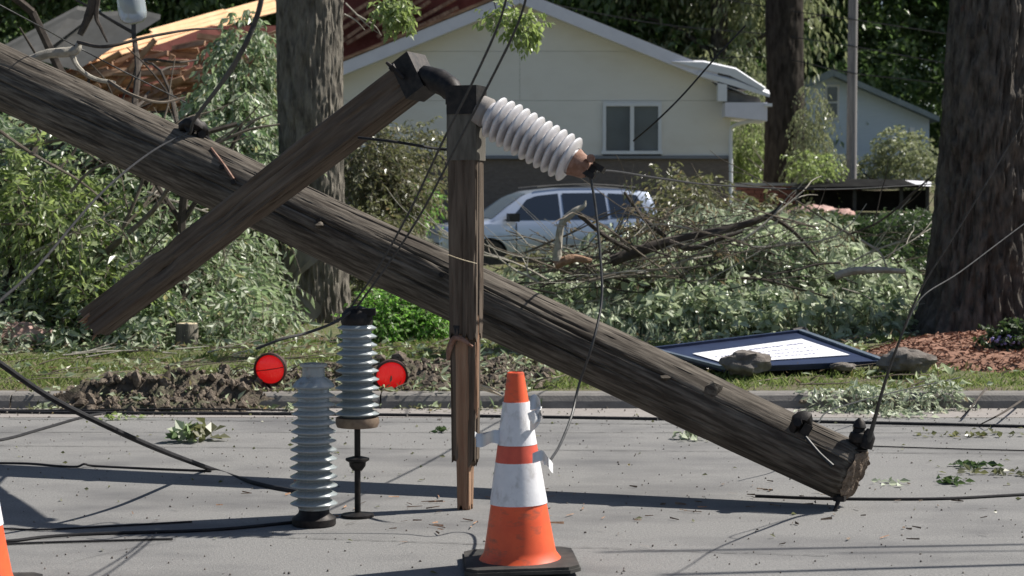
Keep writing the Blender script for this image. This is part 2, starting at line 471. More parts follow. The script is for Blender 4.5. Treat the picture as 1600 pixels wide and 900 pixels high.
def rocks_np(P, Rr, seed=0, sub=1, amp=.35):
    """many small lumpy stones in one mesh"""
    t = (1 + 5 ** .5) / 2
    B = np.array([(-1, t, 0), (1, t, 0), (-1, -t, 0), (1, -t, 0), (0, -1, t), (0, 1, t), (0, -1, -t), (0, 1, -t), (t, 0, -1), (t, 0, 1), (-t, 0, -1), (-t, 0, 1)], float)
    B /= np.linalg.norm(B[0])
    Fb = np.array([(0, 11, 5), (0, 5, 1), (0, 1, 7), (0, 7, 10), (0, 10, 11), (1, 5, 9), (5, 11, 4), (11, 10, 2), (10, 7, 6), (7, 1, 8), (3, 9, 4), (3, 4, 2), (3, 2, 6), (3, 6, 8), (3, 8, 9), (4, 9, 5), (2, 4, 11), (6, 2, 10), (8, 6, 7), (9, 8, 1)])
    rg = np.random.default_rng(seed)
    N = len(P)
    V = B[None] * (1 + amp * rg.uniform(-1, 1, (N, 12, 1))) * rg.uniform(.6, 1.3, (N, 1, 3)) * np.asarray(Rr)[:, None, None] + np.asarray(P)[:, None, :]
    F = Fb[None] + 12 * np.arange(N)[:, None, None]
    return V.reshape(-1, 3), F.reshape(-1, 3)
n = 5200
x = RNG.uniform(-3.3, .7, n); y = RNG.normal(12.6, .7, n)
k = RNG.random(n) < .10
x[k] = RNG.normal(-2.35, .45, k.sum()); y[k] = RNG.uniform(11.3, 11.8, k.sum())
g, sp = dirt_mask(x, y)
ok = ((g + sp > .2) & (y > 11.9)) | (sp > .15)
x, y = x[ok], y[ok]
z = dirt_z(x, y)
r = RNG.lognormal(-4.25, .5, len(x)); r = np.clip(r, .005, .05)
V, F = rocks_np(np.stack([x, y, z + r * .3], 1), r, 5)
tag(npmesh('soil_clods', V, F, M['clod']), 'loose clods and crumbs scattered over the upturned soil', kind='stuff')
# mulch bed round the big trunk
def mulch_z(x, y):
    d = np.hypot((x - 4.6) / 1.9, (y - 14.0) / 1.25)
    return tz(x, y) - .03 + .12 * smooth01((1.05 - d) * 3) + .012 * np.sin(x * 31) * np.sin(y * 37) * (d < 1)
gridmesh('mulch_bed', np.linspace(2.5, 7, 120), np.linspace(12.6, 15.6, 80), mulch_z, M['mulch'], 'reddish brown mulch bed round the big trunk', 'structure')
n = 9000
x = RNG.uniform(2.7, 6.6, n); y = RNG.uniform(12.75, 15.2, n)
ok = np.hypot((x - 4.6) / 1.9, (y - 14.0) / 1.25) < .98
x, y = x[ok], y[ok]
P = np.stack([x, y, mulch_z(x, y) + .006], 1)
def shards(P, ln, wd, flat=.35, seed=1):
    rg = np.random.default_rng(seed)
    N = len(P)
    a = rg.uniform(0, 6.28, N)
    d = np.stack([np.cos(a), np.sin(a), rg.normal(0, flat, N)], 1); d /= np.linalg.norm(d, axis=1)[:, None]
    u = np.cross(d, rg.normal(0, 1, (N, 3))); u /= np.linalg.norm(u, axis=1)[:, None]
    ln = ln * rg.uniform(.5, 1.3, (N, 1)); wd = wd * rg.uniform(.5, 1.3, (N, 1))
    V = np.stack([P - d * ln - u * wd, P - d * ln + u * wd, P + d * ln + u * wd * .6, P + d * ln - u * wd * .6], 1)
    return V.reshape(-1, 3), (np.arange(N * 4).reshape(N, 4))
V, F = shards(P, .028, .007)
tag(npmesh('mulch_chips', V, F, M['mulch']), 'shredded reddish bark chips on the mulch bed', kind='stuff')

# ------------------------------------------------------------------ foliage
def unit(a): return a / (np.linalg.norm(a, axis=-1, keepdims=True) + 1e-9)
def leafquads(P, D, ln, wd, rg, up=.25, fold=.25, curl=.15):
    """P base points, D leaf directions; 4 vertices and two triangles per leaf"""
    N = len(P)
    D = unit(D)
    nrm = rg.normal(0, 1, (N, 3)); nrm[:, 2] += up * 2
    S = unit(np.cross(D, nrm)); U = np.cross(S, D)
    U[U[:, 2] < 0] *= -1
    S = np.cross(D, U)
    ln = np.asarray(ln).reshape(-1, 1) * np.ones((N, 1)); wd = np.asarray(wd).reshape(-1, 1) * np.ones((N, 1))
    tip = P + D * ln - U * ln * curl
    l = P + D * ln * .42 + S * wd + U * wd * fold
    r_ = P + D * ln * .42 - S * wd + U * wd * fold
    V = np.stack([P, r_, tip, l], 1).reshape(-1, 3)
    i = 4 * np.arange(N)[:, None]
    F = np.concatenate([i + [0, 1, 2], i + [0, 2, 3]], 1).reshape(-1, 3)
    return V, F
def sprays(S, D, length, K, leaf_l, leaf_w, rg, droop=.5, lean=.8, hang=.4, floor=None, up=.25, twr=.004):
    """twigs starting at S along D, drooping; leaves alternate along them. Returns leaf V,F and twig V,F"""
    N = len(S)
    D = unit(D)
    Ls = length * rg.uniform(.5, 1.25, (N, 1, 1))
    t = np.linspace(0, 1, K)[None, :, None]
    down = np.array([0, 0, -1.])
    side = unit(np.cross(D, rg.normal(0, 1, (N, 3))))
    P = S[:, None] + D[:, None] * Ls * t + down * Ls * droop * t ** 2 + side[:, None] * Ls * .12 * np.sin(t * 3 + rg.uniform(0, 6, (N, 1, 1)))
    if floor is not None:
        P[..., 2] = np.maximum(P[..., 2], floor(P[..., 0], P[..., 1]) + .015)
    T = unit(np.gradient(P, axis=1))
    sgn = np.where(np.arange(K) % 2 == 0, 1, -1)[None, :, None]
    sd = unit(np.cross(T, rg.normal(0, .5, (N, K, 3)) + np.array([0, 0, 1.])))
    LD = T * (1 - .4 * lean) + sd * sgn * lean + down * hang + rg.normal(0, .28, (N, K, 3))
    keep = (rg.random((N, K)) < .93); keep[:, 0] = False
    sz = rg.uniform(.6, 1.25, (N, K))
    PV, PF = leafquads(P[keep], LD[keep], (leaf_l * sz[keep]), (leaf_w * sz[keep]), rg, up)
    idx = np.linspace(0, K - 1, 4).astype(int)
    Q = P[:, idx]; Tt = T[:, idx]
    a1 = unit(np.cross(Tt, np.array([.3, .2, 1.]))); a2 = np.cross(Tt, a1)
    rad = np.array([1, .8, .55, .25])[None, :, None] * twr
    ring = np.stack([Q + a1 * rad, Q - a1 * rad * .5 + a2 * rad * .87, Q - a1 * rad * .5 - a2 * rad * .87], 2)
    TV = ring.reshape(-1, 3)
    fs = []
    for s_ in range(3):
        for k in range(3):
            a, b = s_ * 3 + k, s_ * 3 + (k + 1) % 3
            fs.append([a, b, b + 3, a + 3])
    TF = (np.array(fs)[None] + 12 * np.arange(N)[:, None, None]).reshape(-1, 4)
    return PV, PF, TV, TF
def blobpoints(blobs, n, rg, skin=2.2):
    """points in ellipsoids (x,y,z,rx,ry,rz,weight) with outward direction"""
    B = np.array(blobs, float)
    wgt = B[:, 6] * B[:, 3] * B[:, 5]
    c = rg.choice(len(B), n, p=wgt / wgt.sum())
    d = unit(rg.normal(0, 1, (n, 3)))
    rr = rg.random(n) ** (1 / skin)
    P = B[c, :3] + d * B[c, 3:6] * rr[:, None]
    return P, unit(d / B[c, 3:6] * B[c, 3:6].mean(1, keepdims=True))
def foliage(parent, blobs, ntwig, length, K, ll, lw, m, tm, seed, droop=.5, lean=.8, hang=.4, outw=1, up=.25, floor=tz, names=('foliage', 'twigs'), skin=2.2, bias=(0, 0, .2), twr=.004):
    rg = np.random.default_rng(seed)
    P, O = blobpoints(blobs, ntwig, rg, skin)
    if floor is not None: P[:, 2] = np.maximum(P[:, 2], floor(P[:, 0], P[:, 1]) + .03)
    D = O * outw + rg.normal(0, .55, P.shape) + np.array(bias)
    a, b, c, d = sprays(P, D, length, K, ll, lw, rg, droop, lean, hang, floor, up, twr)
    o = npmesh(names[0], a, b, m, parent); tag(o, kind='stuff')
    t = npmesh(names[1], c, d, tm, parent); tag(t, kind='stuff')
    return o
def limb(parent, pts, rads, m, name='branch', n=8, world=True, label=None):
    mb = MB(); mb.tube(pts, rads, n, 6, jit=.06)
    return mb.build(name, m, parent, True, world, label=label)
def fork(parent, p, d, ln, r, m, depth=2, rg=random, name='branch', spread=.7, floor=True):
    """a branching limb in one mesh"""
    mb = MB()
    def go(p, d, ln, r, dep):
        pts = [p]
        q = Vector(p); dd = Vector(d).normalized()
        for i in range(4):
            dd = (dd + Vector((rg.uniform(-.25, .25), rg.uniform(-.25, .25), rg.uniform(-.22, .2)))).normalized()
            q = q + dd * ln / 4
            if floor: q.z = max(q.z, tzf(q.x, q.y) + .03)
            pts.append(q.copy())
        mb.tube(pts, [r, r * .8, r * .5], 6, 3, jit=.08)
        if dep > 0:
            for i in range(3):
                k = rg.choice((1, 2, 3, 4))
                nd = (dd + Vector((rg.uniform(-1, 1), rg.uniform(-1, 1), rg.uniform(-.6, .9))) * spread).normalized()
                go(pts[k], nd, ln * rg.uniform(.4, .7), r * .5, dep - 1)
    go(Vector(p), d, ln, r, depth)
    return mb.build(name, m, parent, True)

def blob(px, py, D, rx, ry, rz, wt=1.0):
    """ellipsoid centred at a photo pixel, radii in metres (across, deep, high)"""
    c = at(px, py, D)
    return (c.x, c.y, c.z, rx, ry, rz, wt)

# far trees: four kinds of crown, shared by copies
def tree_kind(name, label, h, crown, m, ll, lw, ntw, K, seed, trunk_r=.3, bark='bark_dark', droop=.5, hang=.4, tl=1.0):
    t = thing(name, (0, 0, 0), label, 'tree')
    rg = random.Random(seed)
    mb = MB()
    mb.tube([(0, 0, -.3), (.1, 0, h * .3), (-.05, .1, h * .6), (0, 0, h * .92)], [trunk_r * 1.2, trunk_r, trunk_r * .6, .05], 10, 5, jit=.05)
    mb.build('trunk', M[bark], t, True)
    mb = MB()
    for i in range(12):
        z = h * rg.uniform(.25, .8); a = rg.uniform(0, 6.28); l = h * .28 * rg.uniform(.6, 1)
        mb.tube([(0, 0, z), (math.cos(a) * l * .5, math.sin(a) * l * .5, z + l * .35), (math.cos(a) * l, math.sin(a) * l, z + l * .5)], [trunk_r * .4, trunk_r * .2, .03], 5, 3)
    tag(mb.build('limbs', M[bark], t, True), kind='stuff')
    nr = np.random.default_rng(seed)
    P, O = blobpoints(crown, ntw, nr, 3.2)
    a, b, c, d = sprays(P, O + nr.normal(0, .5, P.shape) + [0, 0, .2], tl, K, ll, lw, nr, droop, .9, hang, None, .7, .012)
    tag(npmesh('crown', a, b, m, t), kind='stuff')
    return t
def crown_round(h, r, n, seed, z0=.25):
    rg = random.Random(seed); out = []
    for i in range(n):
        z = h * rg.uniform(z0, .95)
        f = math.sin(min(1, (z / h - z0 + .12) / (1.08 - z0)) * math.pi) ** .6
        a = rg.uniform(0, 6.28); q = r * f * rg.uniform(.2, .85)
        s = r * rg.uniform(.28, .48)
        out.append((math.cos(a) * q, math.sin(a) * q, z, s, s, s * .75, rg.uniform(.6, 1.3)))
    return out
def copy_tree(o, loc, rz, s, label, group):
    c = o.copy(); COL.objects.link(c)
    c.location = loc; c.rotation_euler = (0, 0, rz); c.scale = (s, s, s)
    c['label'] = label; c['group'] = group
    for ch in o.children:
        d = ch.copy(); COL.objects.link(d); d.parent = c
    return c
kinds = [
    tree_kind('broadleaf_tree', 'dark broadleaf tree', 14, crown_round(14, 4.6, 26, 1, .08), M['leaf_far'], .30, .085, 4300, 8, 21, tl=1.1),
    tree_kind('broadleaf_tree', 'dark broadleaf tree', 16, crown_round(16, 5.2, 30, 2, .1), M['leaf_far'], .30, .085, 4700, 8, 22, tl=1.2),
    tree_kind('drooping_tree', 'grey green drooping tree', 13, crown_round(13, 3.6, 26, 3, .05), M['leaf_far2'], .30, .05, 4000, 9, 23, droop=1.1, hang=1.0, tl=1.3),
]
spots = [  # x, y, kind, scale, label
    (-17.5, 58, 0, 1.0, 'dark tree behind the torn roof at far left of the yard'),
    (-12.0, 62, 1, 1.0, 'dark tree rising over the grey roof slab'),
    (-8.2, 60, 0, .95, 'dark tree above the orange roof boards'),
    (-4.0, 64, 1, .95, 'dark tree behind the left roof slope of the white house'),
    (.8, 66, 0, 1.05, 'dark tree just behind the roof ridge of the white house'),
    (4.0, 62, 1, .95, 'dark tree behind the right roof slope of the white house'),
    (6.6, 58, 2, 1.05, 'grey green drooping tree above the torn eave of the white house'),
    (9.8, 66, 0, 1.1, 'dark tree behind the thick back trunk'),
    (13.6, 72, 1, 1.05, 'dark tree behind the pale blue house gable'),
    (18.5, 70, 0, 1.1, 'dark tree right of the pale blue house'),
    (24.0, 66, 1, 1.0, 'dark tree beyond the huge right trunk'),
    (-23.0, 64, 1, 1.0, 'outermost dark tree at the left end of the back row'),
    (30.0, 68, 0, 1.1, 'outermost dark tree at the right end of the back row'),
]
used = set()
for (x, y, k, s, lab) in spots:
    loc = (x, y, tzf(x, y))
    if k not in used:
        used.add(k); o = kinds[k]; o.location = loc; o.scale = (s, s, s); o['label'] = lab; o['group'] = 'trees behind the houses'
        o.rotation_euler = (0, 0, random.uniform(0, 6))
    else: copy_tree(kinds[k], loc, random.uniform(0, 6.28), s, lab, 'trees behind the houses')
# a solid wood further off
nr = np.random.default_rng(5)
bl = [(x, 88 + 5 * math.sin(x), z, 4.5, 3.5, 3.2, 1) for x in range(-60, 66, 4) for z in (4, 8.5, 13.5)]
P, O = blobpoints(bl, 15000, nr, 3.5)
a, b, c, d = sprays(P, O + nr.normal(0, .5, P.shape), 1.9, 8, .62, .2, nr, .4, .9, .4, None)
tag(npmesh('distant_wood', a, b, M['leaf_far']), 'dark green wood closing off the view behind the trees', kind='stuff')

# ------------------------------------------------------------------ white house
HD = 41.2
def H(px, py, dd=0): return at(px, py, HD + dd)
house = thing('white_house', (.2, HD, 1.1), 'white gabled bungalow with damaged eave behind the silver car', 'house')
xl, xr = H(478, 0).x, H(1143, 0).x
zb, zled, zseam = .9, H(0, 243).z, H(0, 157).z
zeL, zeR = H(0, 142).z, H(0, 142).z
rx, rz = H(812, 0).x, H(812, 8).z
slope = (rz - zeR) / (xr - rx)
def roofz(x): return rz - slope * abs(x - rx)
# siding panels: rows split at the seams
rows = [zled, zseam, H(0, 80).z, 9]
seams = [xl, H(618, 0).x, xr]
winR = (H(942, 0).x, H(1034, 0).x, H(0, 241).z, H(0, 161).z)
winL = (H(566, 0).x, H(612, 0).x, H(0, 241).z, H(0, 165).z)
def wall_cell(x0, x1, z0, z1):
    mb = MB()
    P = [(x0, z0), (x1, z0)]
    top_pts = []
    N = 60
    for i in range(N, -1, -1):
        xx = x0 + (x1 - x0) * i / N
        top_pts.append((xx, min(z1, roofz(xx) + .05)))
    if x0 < rx < x1: pass
    top_pts = [(a, max(b, z0 + .001)) for a, b in top_pts]
    mb.poly([(a, HD, b) for a, b in P + top_pts], (0, .15, 0))
    return mb.build('siding_panel', M['siding'], house)
g_ = .006
# lower siding row with window holes left open
segs = [(xl, winL[0]), (winL[1], winR[0]), (winR[1], xr)]
for a, b in segs: wall_cell(a + g_ / 2, b - g_ / 2, zled, zseam - g_)
for wn in (winL, winR):
    wall_cell(wn[0], wn[1], zled, wn[2]) if wn[2] - zled > .03 else None
    wall_cell(wn[0] + .002, wn[1] - .002, wn[3], zseam - g_)
zt2 = H(0, 80).z
for a, b, z0, z1 in ((xl, rx, zseam, zt2 - g_), (rx, xr, zseam, zt2 - g_), (H(560, 0).x, rx, zt2, 9), (rx, H(1030, 0).x, zt2, 9)):
    N = 26
    for i in range(1):
        wall_cell(a + (g_ if a == rx else 0), b, z0, z1)
MB().box(((xl + xr) / 2, HD + .2, (zb + zled) / 2 - .03), (xr - xl, .3, zled - zb - .06)).build('brick_base', M['brickdark'], house)
MB().box(((xl + xr) / 2, HD + .1, zled - .04), (xr - xl + .02, .3, .07)).build('ledge', M['ledge'], house)
MB().box((xr - .08, HD + 5.5, (zb + zeR) / 2), (.15, 10.6, zeR - zb)).build('side_wall', M['siding'], house)
MB().box((xl + .08, HD + 5.5, (zb + zeR) / 2), (.15, 10.6, zeR - zb)).build('side_wall', M['siding'], house)
MB().box(((xl + xr) / 2, HD + .6, 2.6), (xr - xl - .4, .04, 2.8)).build('interior_partition', M['curtain'], house)
def window(wn, split=True):
    x0, x1, z0, z1 = wn
    t = .075
    fr = MB()
    yy = HD - .02
    fr.box(((x0 + x1) / 2, yy, z1 - t / 2), (x1 - x0, .1, t)); fr.box(((x0 + x1) / 2, yy, z0 + t / 2), (x1 - x0 + .06, .13, t))
    fr.box((x0 + t / 2, yy, (z0 + z1) / 2), (t, .1, z1 - z0 - 2 * t)); fr.box((x1 - t / 2, yy, (z0 + z1) / 2), (t, .1, z1 - z0 - 2 * t))
    fr.box(((x0 + x1) / 2, yy + .01, (z0 + z1) / 2), (.09, .08, z1 - z0 - 2 * t))
    wi = fr.build('window', M['trim'], house)
    xm = (x0 + x1) / 2
    for a, b in ((x0 + t, xm - .045), (xm + .045, x1 - t)):
        MB().box(((a + b) / 2, HD + .03, (z0 + z1) / 2), (b - a, .012, z1 - z0 - 2 * t)).build('pane', M['window'], wi)
window(winR)
window(winL)
# roof: two slopes with overhang in front, bargeboards
OV = .55
def slope_box(xa, xb, name, m, y0, y1, th, dz=0, parent=house, **k):
    za, zb_ = rz - slope * abs(xa - rx) + dz, rz - slope * abs(xb - rx) + dz
    mb = MB(); mb.poly([(xa, y0, za), (xb, y0, zb_), (xb, y0, zb_ + th), (xa, y0, za + th)], (0, y1 - y0, 0))
    return mb.build(name, m, parent, **k)
rf = slope_box(rx, xr + .35, 'roof', M['shingle'], HD - OV + .04, HD + 11, .12, .16)
slope_box(xl - .7, rx - .002, 'roof', M['shingle'], HD - OV + .04, HD + 11, .12, .16)
slope_box(rx + .002, H(1118, 0).x, 'bargeboard', M['fascia'], HD - OV, HD - OV + .035, .29, -.02)
slope_box(xl - .7, rx - .002, 'bargeboard', M['fascia'], HD - OV, HD - OV + .035, .29, -.02)
slope_box(xl - .7, rx - .05, 'torn_edge_board', M['oldboard'], HD - OV - .03, HD - OV + .15, .05, .29)
slope_box(xl - .7, rx - .5, 'torn_edge_board', M['oldboard'], HD - OV + .3, HD - OV + .5, .05, .36)
slope_box(xl, xr, 'soffit', M['siding'], HD - OV + .04, HD + .02, .02, .1) if False else None
slope_box(rx + .01, xr + .3, 'soffit', M['trim'], HD - OV + .036, HD - .002, .015, .003)
slope_box(xl - .6, rx - .01, 'soffit', M['trim'], HD - OV + .036, HD - .002, .015, .003)
# torn eave at the right: loose metal strips, soffit box, downpipe
def hp(px, py, dd=-.6): return H(px, py, dd)
def strip(P, wd, name, m, th=.012, dd=-.6):
    mb = MB(); Q = catmull([hp(a, b, dd) for a, b in P], 4)
    for i in range(len(Q) - 1):
        a, b = Q[i], Q[i + 1]
        mb.poly([a, b, b + Vector((0, .02, wd)), a + Vector((0, .02, wd))], (.0, th, 0))
    return mb.build(name, m, house)
mb = MB(); mb.poly([hp(1050, 96), hp(1100, 97), hp(1150, 108), hp(1196, 138), hp(1192, 142), hp(1140, 118), hp(1080, 104)], (0, .12, .045)); mb.build('loose_flashing', M['trim'], house, label='loose white flashing curling over the torn eave')
mb = MB(); mb.poly([hp(1092, 112), hp(1150, 126), hp(1203, 147), hp(1202, 152), hp(1145, 134), hp(1090, 118)], (0, .2, .10)); mb.build('loose_flashing', M['trim'], house)
mb = MB(); mb.poly([hp(1096, 112, -.5), hp(1150, 118, -.5), hp(1185, 138, -.5), hp(1130, 140, -.5)], (0, .4, .02)); mb.build('bent_gutter', M['navy'], house)
mb = MB(); mb.poly([hp(1133, 160), hp(1199, 160), hp(1199, 189), hp(1133, 182)], (0, 1.3, 0)); mb.build('eave_box', M['fascia'], house, label='pale boxed eave hanging below the torn roof')
mb = MB(); mb.poly([hp(1122, 130), hp(1136, 132), hp(1136, 158), hp(1122, 158)], (0, .3, 0)); mb.build('eave_bracket', M['trim'], house)
mb = MB(); mb.poly([hp(1133, 140, -.4), hp(1185, 152, -.4), hp(1190, 160, -.4), hp(1133, 160, -.4)], (0, .6, 0)); mb.build('soffit', M['greyroof'], house)
mb = MB(); mb.box(hp(1200, 164), (.18, .1, .07)); mb.build('gutter_end', M['trim'], house)
mb = MB(); mb.tube([hp(1190, 190, -.45), hp(1172, 190, -.45), hp(1146, 197, -.2), hp(1142, 210, -.12), hp(1142, 260, -.12), hp(1142, 345, -.12)], .045, 8, 4); mb.build('downpipe', M['trim'], house, True)

# collapsed wing with torn roof boards
wing = thing('collapsed_wing', (-9, 45, 1.4), 'wrecked house wing with torn orange and brown roof boards', 'house')
MB().box((-8.2, 47.5, 1.9), (6.0, 4.0, 2.0)).build('wall', M['siding'], wing)
nn = Vector((.28, -.52, .8)).normalized(); dd = Vector((.6, .76, .255)).normalized(); dd = (dd - nn * dd.dot(nn)).normalized(); ww = nn.cross(dd)
o0 = at(118, 108, 42.6)
brd = mkmesh('roof_board', MB().box((0, 0, 0), (2.6, .155, .03)).v, MB().box((0, 0, 0), (2.6, .155, .03)).f, M['ply'])
rg = random.Random(3)
for i in range(4):
    for j in range(5):
        if (i, j) in ((3, 0),): continue
        m4 = Matrix((dd, ww, nn)).transposed().to_4x4()
        m4.translation = o0 + dd * (1.3 + j * 2.62 + i * .1) + ww * (i * .165 + .15) + nn * rg.uniform(-.01, .02)
        link('roof_board', brd, wing, WM[wing.name].inverted() @ m4 @ Matrix.Rotation(rg.uniform(-.02, .02), 4, 'Z'))
mb = MB(); mb.poly([at(35, 88, 42.4), at(120, 110, 42.2), at(250, 30, 42.8), at(215, 22, 43), at(128, 28, 43)], (0, .1, .12)); mb.build('roof_slab', M['greyroof'], wing, label='flat grey roof slab')
mb = MB(); mb.poly([at(-40, 100, 42.2), at(60, 88, 42.2), at(150, 20, 43), at(120, 15, 43)], (0, .1, .1)); mb.build('roof_slab', M['greyroof'], wing)
mb = MB(); mb.poly([at(90, 175, 43.6), at(470, 175, 43.6), at(470, 40, 45), at(330, 40, 45), at(110, 120, 43.6)], (0, .1, 0)); mb.build('torn_sheathing', M['redboard'], wing)
b2 = MB().box((0, 0, 0), (1.9, .05, .13))
brd2 = mkmesh('broken_board', b2.v, b2.f, M['oldboard'])
for i in range(110):
    px = rg.uniform(100, 450); py = rg.uniform(60, 172)
    if py < 110 - (px - 110) * .2 - 5: py += 50
    c = at(px, py, rg.uniform(42.4, 43.4))
    a = rg.choice((rg.gauss(.33, .12), rg.gauss(.05, .15), rg.gauss(.4, .3)))
    m4 = Matrix.Translation(c) @ Matrix.Rotation(-a, 4, 'Y') @ Matrix.Rotation(rg.uniform(-.4, .4), 4, 'Z') @ Matrix.Rotation(rg.uniform(-.7, .7), 4, 'X') @ Matrix.Scale(rg.uniform(.35, 1.1), 4, (1, 0, 0))
    link('broken_board', brd2, wing, WM[wing.name].inverted() @ m4)
# red-brown torn roof structure just behind the white house's left slope
torn = thing('torn_roof_frame', at(640, 120, 46), 'dark red brown roof frame exposed behind the white house gable', 'roof wreck')
mb = MB(); mb.poly([at(520, 120, 47.5), at(760, 40, 47.5), at(760, -40, 47.5), at(520, -60, 47.5)], (0, .1, 0)); mb.build('sheathing', M['redboard'], torn)
MB().box(at(640, 160, 48.2) + Vector((0, .6, -.7)), (4.2, .9, 3.6)).build('wall', M['siding'], torn)
b3 = MB().box((0, 0, 0), (.09, .14, 2.6)); raf = mkmesh('rafter', b3.v, b3.f, M['oldboard'])
for i in range(9):
    m4 = Matrix.Translation(at(535 + i * 24, 30, 47.2)) @ Matrix.Rotation(rg.uniform(.9, 1.15), 4, 'Y')
    link('rafter', raf, torn, WM[torn.name].inverted() @ m4 @ Matrix.Scale(rg.uniform(.5, 1), 4, (0, 0, 1)))

# pale blue house
D2 = 62
bh = thing('blue_house', at(1360, 280, D2), 'small pale blue gabled house far beyond the grey pole', 'house')
P = [at(1225, 288, D2), at(1452, 288, D2), at(1452, 182, D2), at(1304, 118, D2), at(1225, 152, D2)]
MB().poly(P, (0, 8, 0)).build('wall', M['bluehouse'], bh)
MB().poly([at(1300, 108, D2 - .5), at(1468, 182, D2 - .5), at(1468, 190, D2 - .5), at(1304, 119, D2 - .5)], (0, 9, 0)).build('roof', M['blueroof'], bh)
MB().poly([at(1218, 146, D2 - .5), at(1300, 108, D2 - .5), at(1303.5, 119, D2 - .5), at(1218, 156, D2 - .5)], (0, 9, 0)).build('roof', M['blueroof'], bh)
def farwin(px, py, wpx, hpx):
    c = at(px, py, D2); s = D2 / FPX
    f = MB().box((c.x, D2 - .03, c.z), (wpx * s + .16, .06, hpx * s + .16)).build('window', M['trim'], bh)
    MB().box((c.x, D2 - .075, c.z + hpx * s * .26), (wpx * s, .03, hpx * s * .46)).build('pane', M['window'], f)
    MB().box((c.x, D2 - .075, c.z - hpx * s * .26), (wpx * s, .03, hpx * s * .46)).build('pane', M['window'], f)
farwin(1300, 160, 15, 48)
farwin(1385, 262, 40, 34)
for px in (1424,): MB().box(at(px, 250, D2 - 1.2), (.16, .16, 2.2)).build('porch_post', M['trim'], bh)

# low brick wall, tarp, low black platform, hedge, pink rocks
wallo = thing('brick_wall', at(1195, 325, 45), 'low dark red brick wall right of the downpipe', 'wall')
bk = MB().box((0, 0, 0), (.30, .2, .09)); bkm = mkmesh('brick', bk.v, bk.f, mat('dark_red_brick', (.085, .032, .028), (.13, .055, .045), (4, 4, 4), 4, rough=.95))
c0 = at(1148, 322, 45)
MB().box(c0 + Vector((1.6, .12, .25)), (3.2, .1, .5)).build('mortar_core', M['ledge'], wallo)
for r_ in range(5):
    for i in range(10):
        p = c0 + Vector((.17 + i * .315 + (r_ % 2) * .15, 0, .05 + r_ * .1))
        link('brick', bkm, wallo, WM[wallo.name].inverted() @ Matrix.Translation(p))
MB().box(c0 + Vector((1.65, .08, .545)), (3.45, .34, .07)).build('coping', M['ledge'], wallo)
mb = MB()
c = at(1192, 283, 57)
for i in range(14):
    a = c + Vector((-1.9 + i * .29, 0, .34 + .05 * math.sin(i * 1.7))); b = c + Vector((-1.9 + (i + 1) * .29, 0, .34 + .05 * math.sin((i + 1) * 1.7)))
    a0, b0 = Vector((a.x, a.y - .25, c.z - .3)), Vector((b.x, b.y - .25, c.z - .3))
    mb.add([a0, b0, b, a, b + Vector((0, 1.3, 0)), a + Vector((0, 1.3, 0)), b0 + Vector((0, 1.8, 0)), a0 + Vector((0, 1.8, 0))], [(0, 1, 2, 3), (3, 2, 4, 5), (5, 4, 6, 7)])
top(mb, 'blue_tarp', M['tarp'], 'dull blue tarp draped low on the lawn left of the back trunk', 'tarp')
pf = thing('black_platform', at(1350, 330, 44), 'low black covered platform on posts behind the hedge', 'platform')
mb = MB(); mb.poly([at(1235, 296, 43.5), at(1452, 293, 43.5), at(1450, 284, 45.5), at(1262, 282, 45.5)], (0, 0, .05)); mb.build('cover', M['black'], pf)
mb = MB(); mb.poly([at(1245, 330, 44.5), at(1448, 330, 44.5), at(1448, 297, 44.5), at(1245, 299, 44.5)], (0, .06, 0)); mb.build('skirt_or_gap_shade', M['black'], pf)
for px in (1246, 1335, 1408, 1449): MB().box(at(px, 314, 43.8), (.08, .08, .7)).build('post', M['plastic'], pf)
mb = MB(); mb.poly([at(1418, 283, 43.4), at(1455, 285, 43.4), at(1455, 291, 43.2), at(1436, 290, 43.2)], (0, .3, .03)); mb.build('cover_flap', M['signwhite'], pf, label='white corner flap')

def hedge():
    h = thing('clipped_hedge', at(1345, 430, 30), 'clipped green hedge behind the brush right of the car', 'hedge')
    rg = np.random.default_rng(9)
    a, b = at(1215, 340, 30.5), at(1475, 340, 29.5)
    n = 9000
    u = rg.random(n)
    P = np.stack([a.x + (b.x - a.x) * u, 30 + rg.uniform(-.65, .65, n), rg.uniform(.2, 1.22, n)], 1)
    P[:, 2] += .06 * np.sin(P[:, 0] * 4)
    D = rg.normal(0, 1, (n, 3)); D[:, 2] += .5; D[:, 1] -= .3
    x1, x2, x3, x4 = sprays(P, D, .16, 6, .06, .02, rg, .2, .9, .1, None)
    tag(npmesh('foliage', x1, x2, M['leaf_hedge'], h), kind='stuff')
    mb = MB()
    for i in range(9): fork_p = None; mb.tube([(a.x + .3 * i + .1, 30, .1), (a.x + .3 * i + .15, 30, .6), (a.x + .3 * i, 30.1, 1.1)], [.03, .02, .01], 5)
    tag(mb.build('stems', M['twig_dark'], h, True), kind='stuff')
hedge()
def boulder(c, r, m, label, cat='rock', seed=1, sq=(1, .8, .7), group=None, name='boulder'):
    mb = MB(); V, F = [], []
    N, K = 22, 16
    for i in range(K + 1):
        th = math.pi * i / K
        for k in range(N):
            ph = 2 * math.pi * k / N
            d = Vector((math.sin(th) * math.cos(ph), math.sin(th) * math.sin(ph), math.cos(th)))
            q = 1 + .28 * noise.noise(d * 1.3 + Vector((seed * 7.1, 0, 0))) + .16 * noise.noise(d * 3.4 + Vector((0, seed * 3.3, 0))) + .06 * noise.noise(d * 9)
            cell = noise.cell(d * 1.6 + Vector((seed, seed, 0))) * .1
            V.append(Vector(c) + Vector((d.x * sq[0], d.y * sq[1], d.z * sq[2])) * r * (q + cell))
    for i in range(K):
        for k in range(N):
            a, b = i * N + k, i * N + (k + 1) % N
            F.append((a, a + N, b + N, b))
    mb.add(V, F)
    return top(mb, name, m, label, cat, True, group)
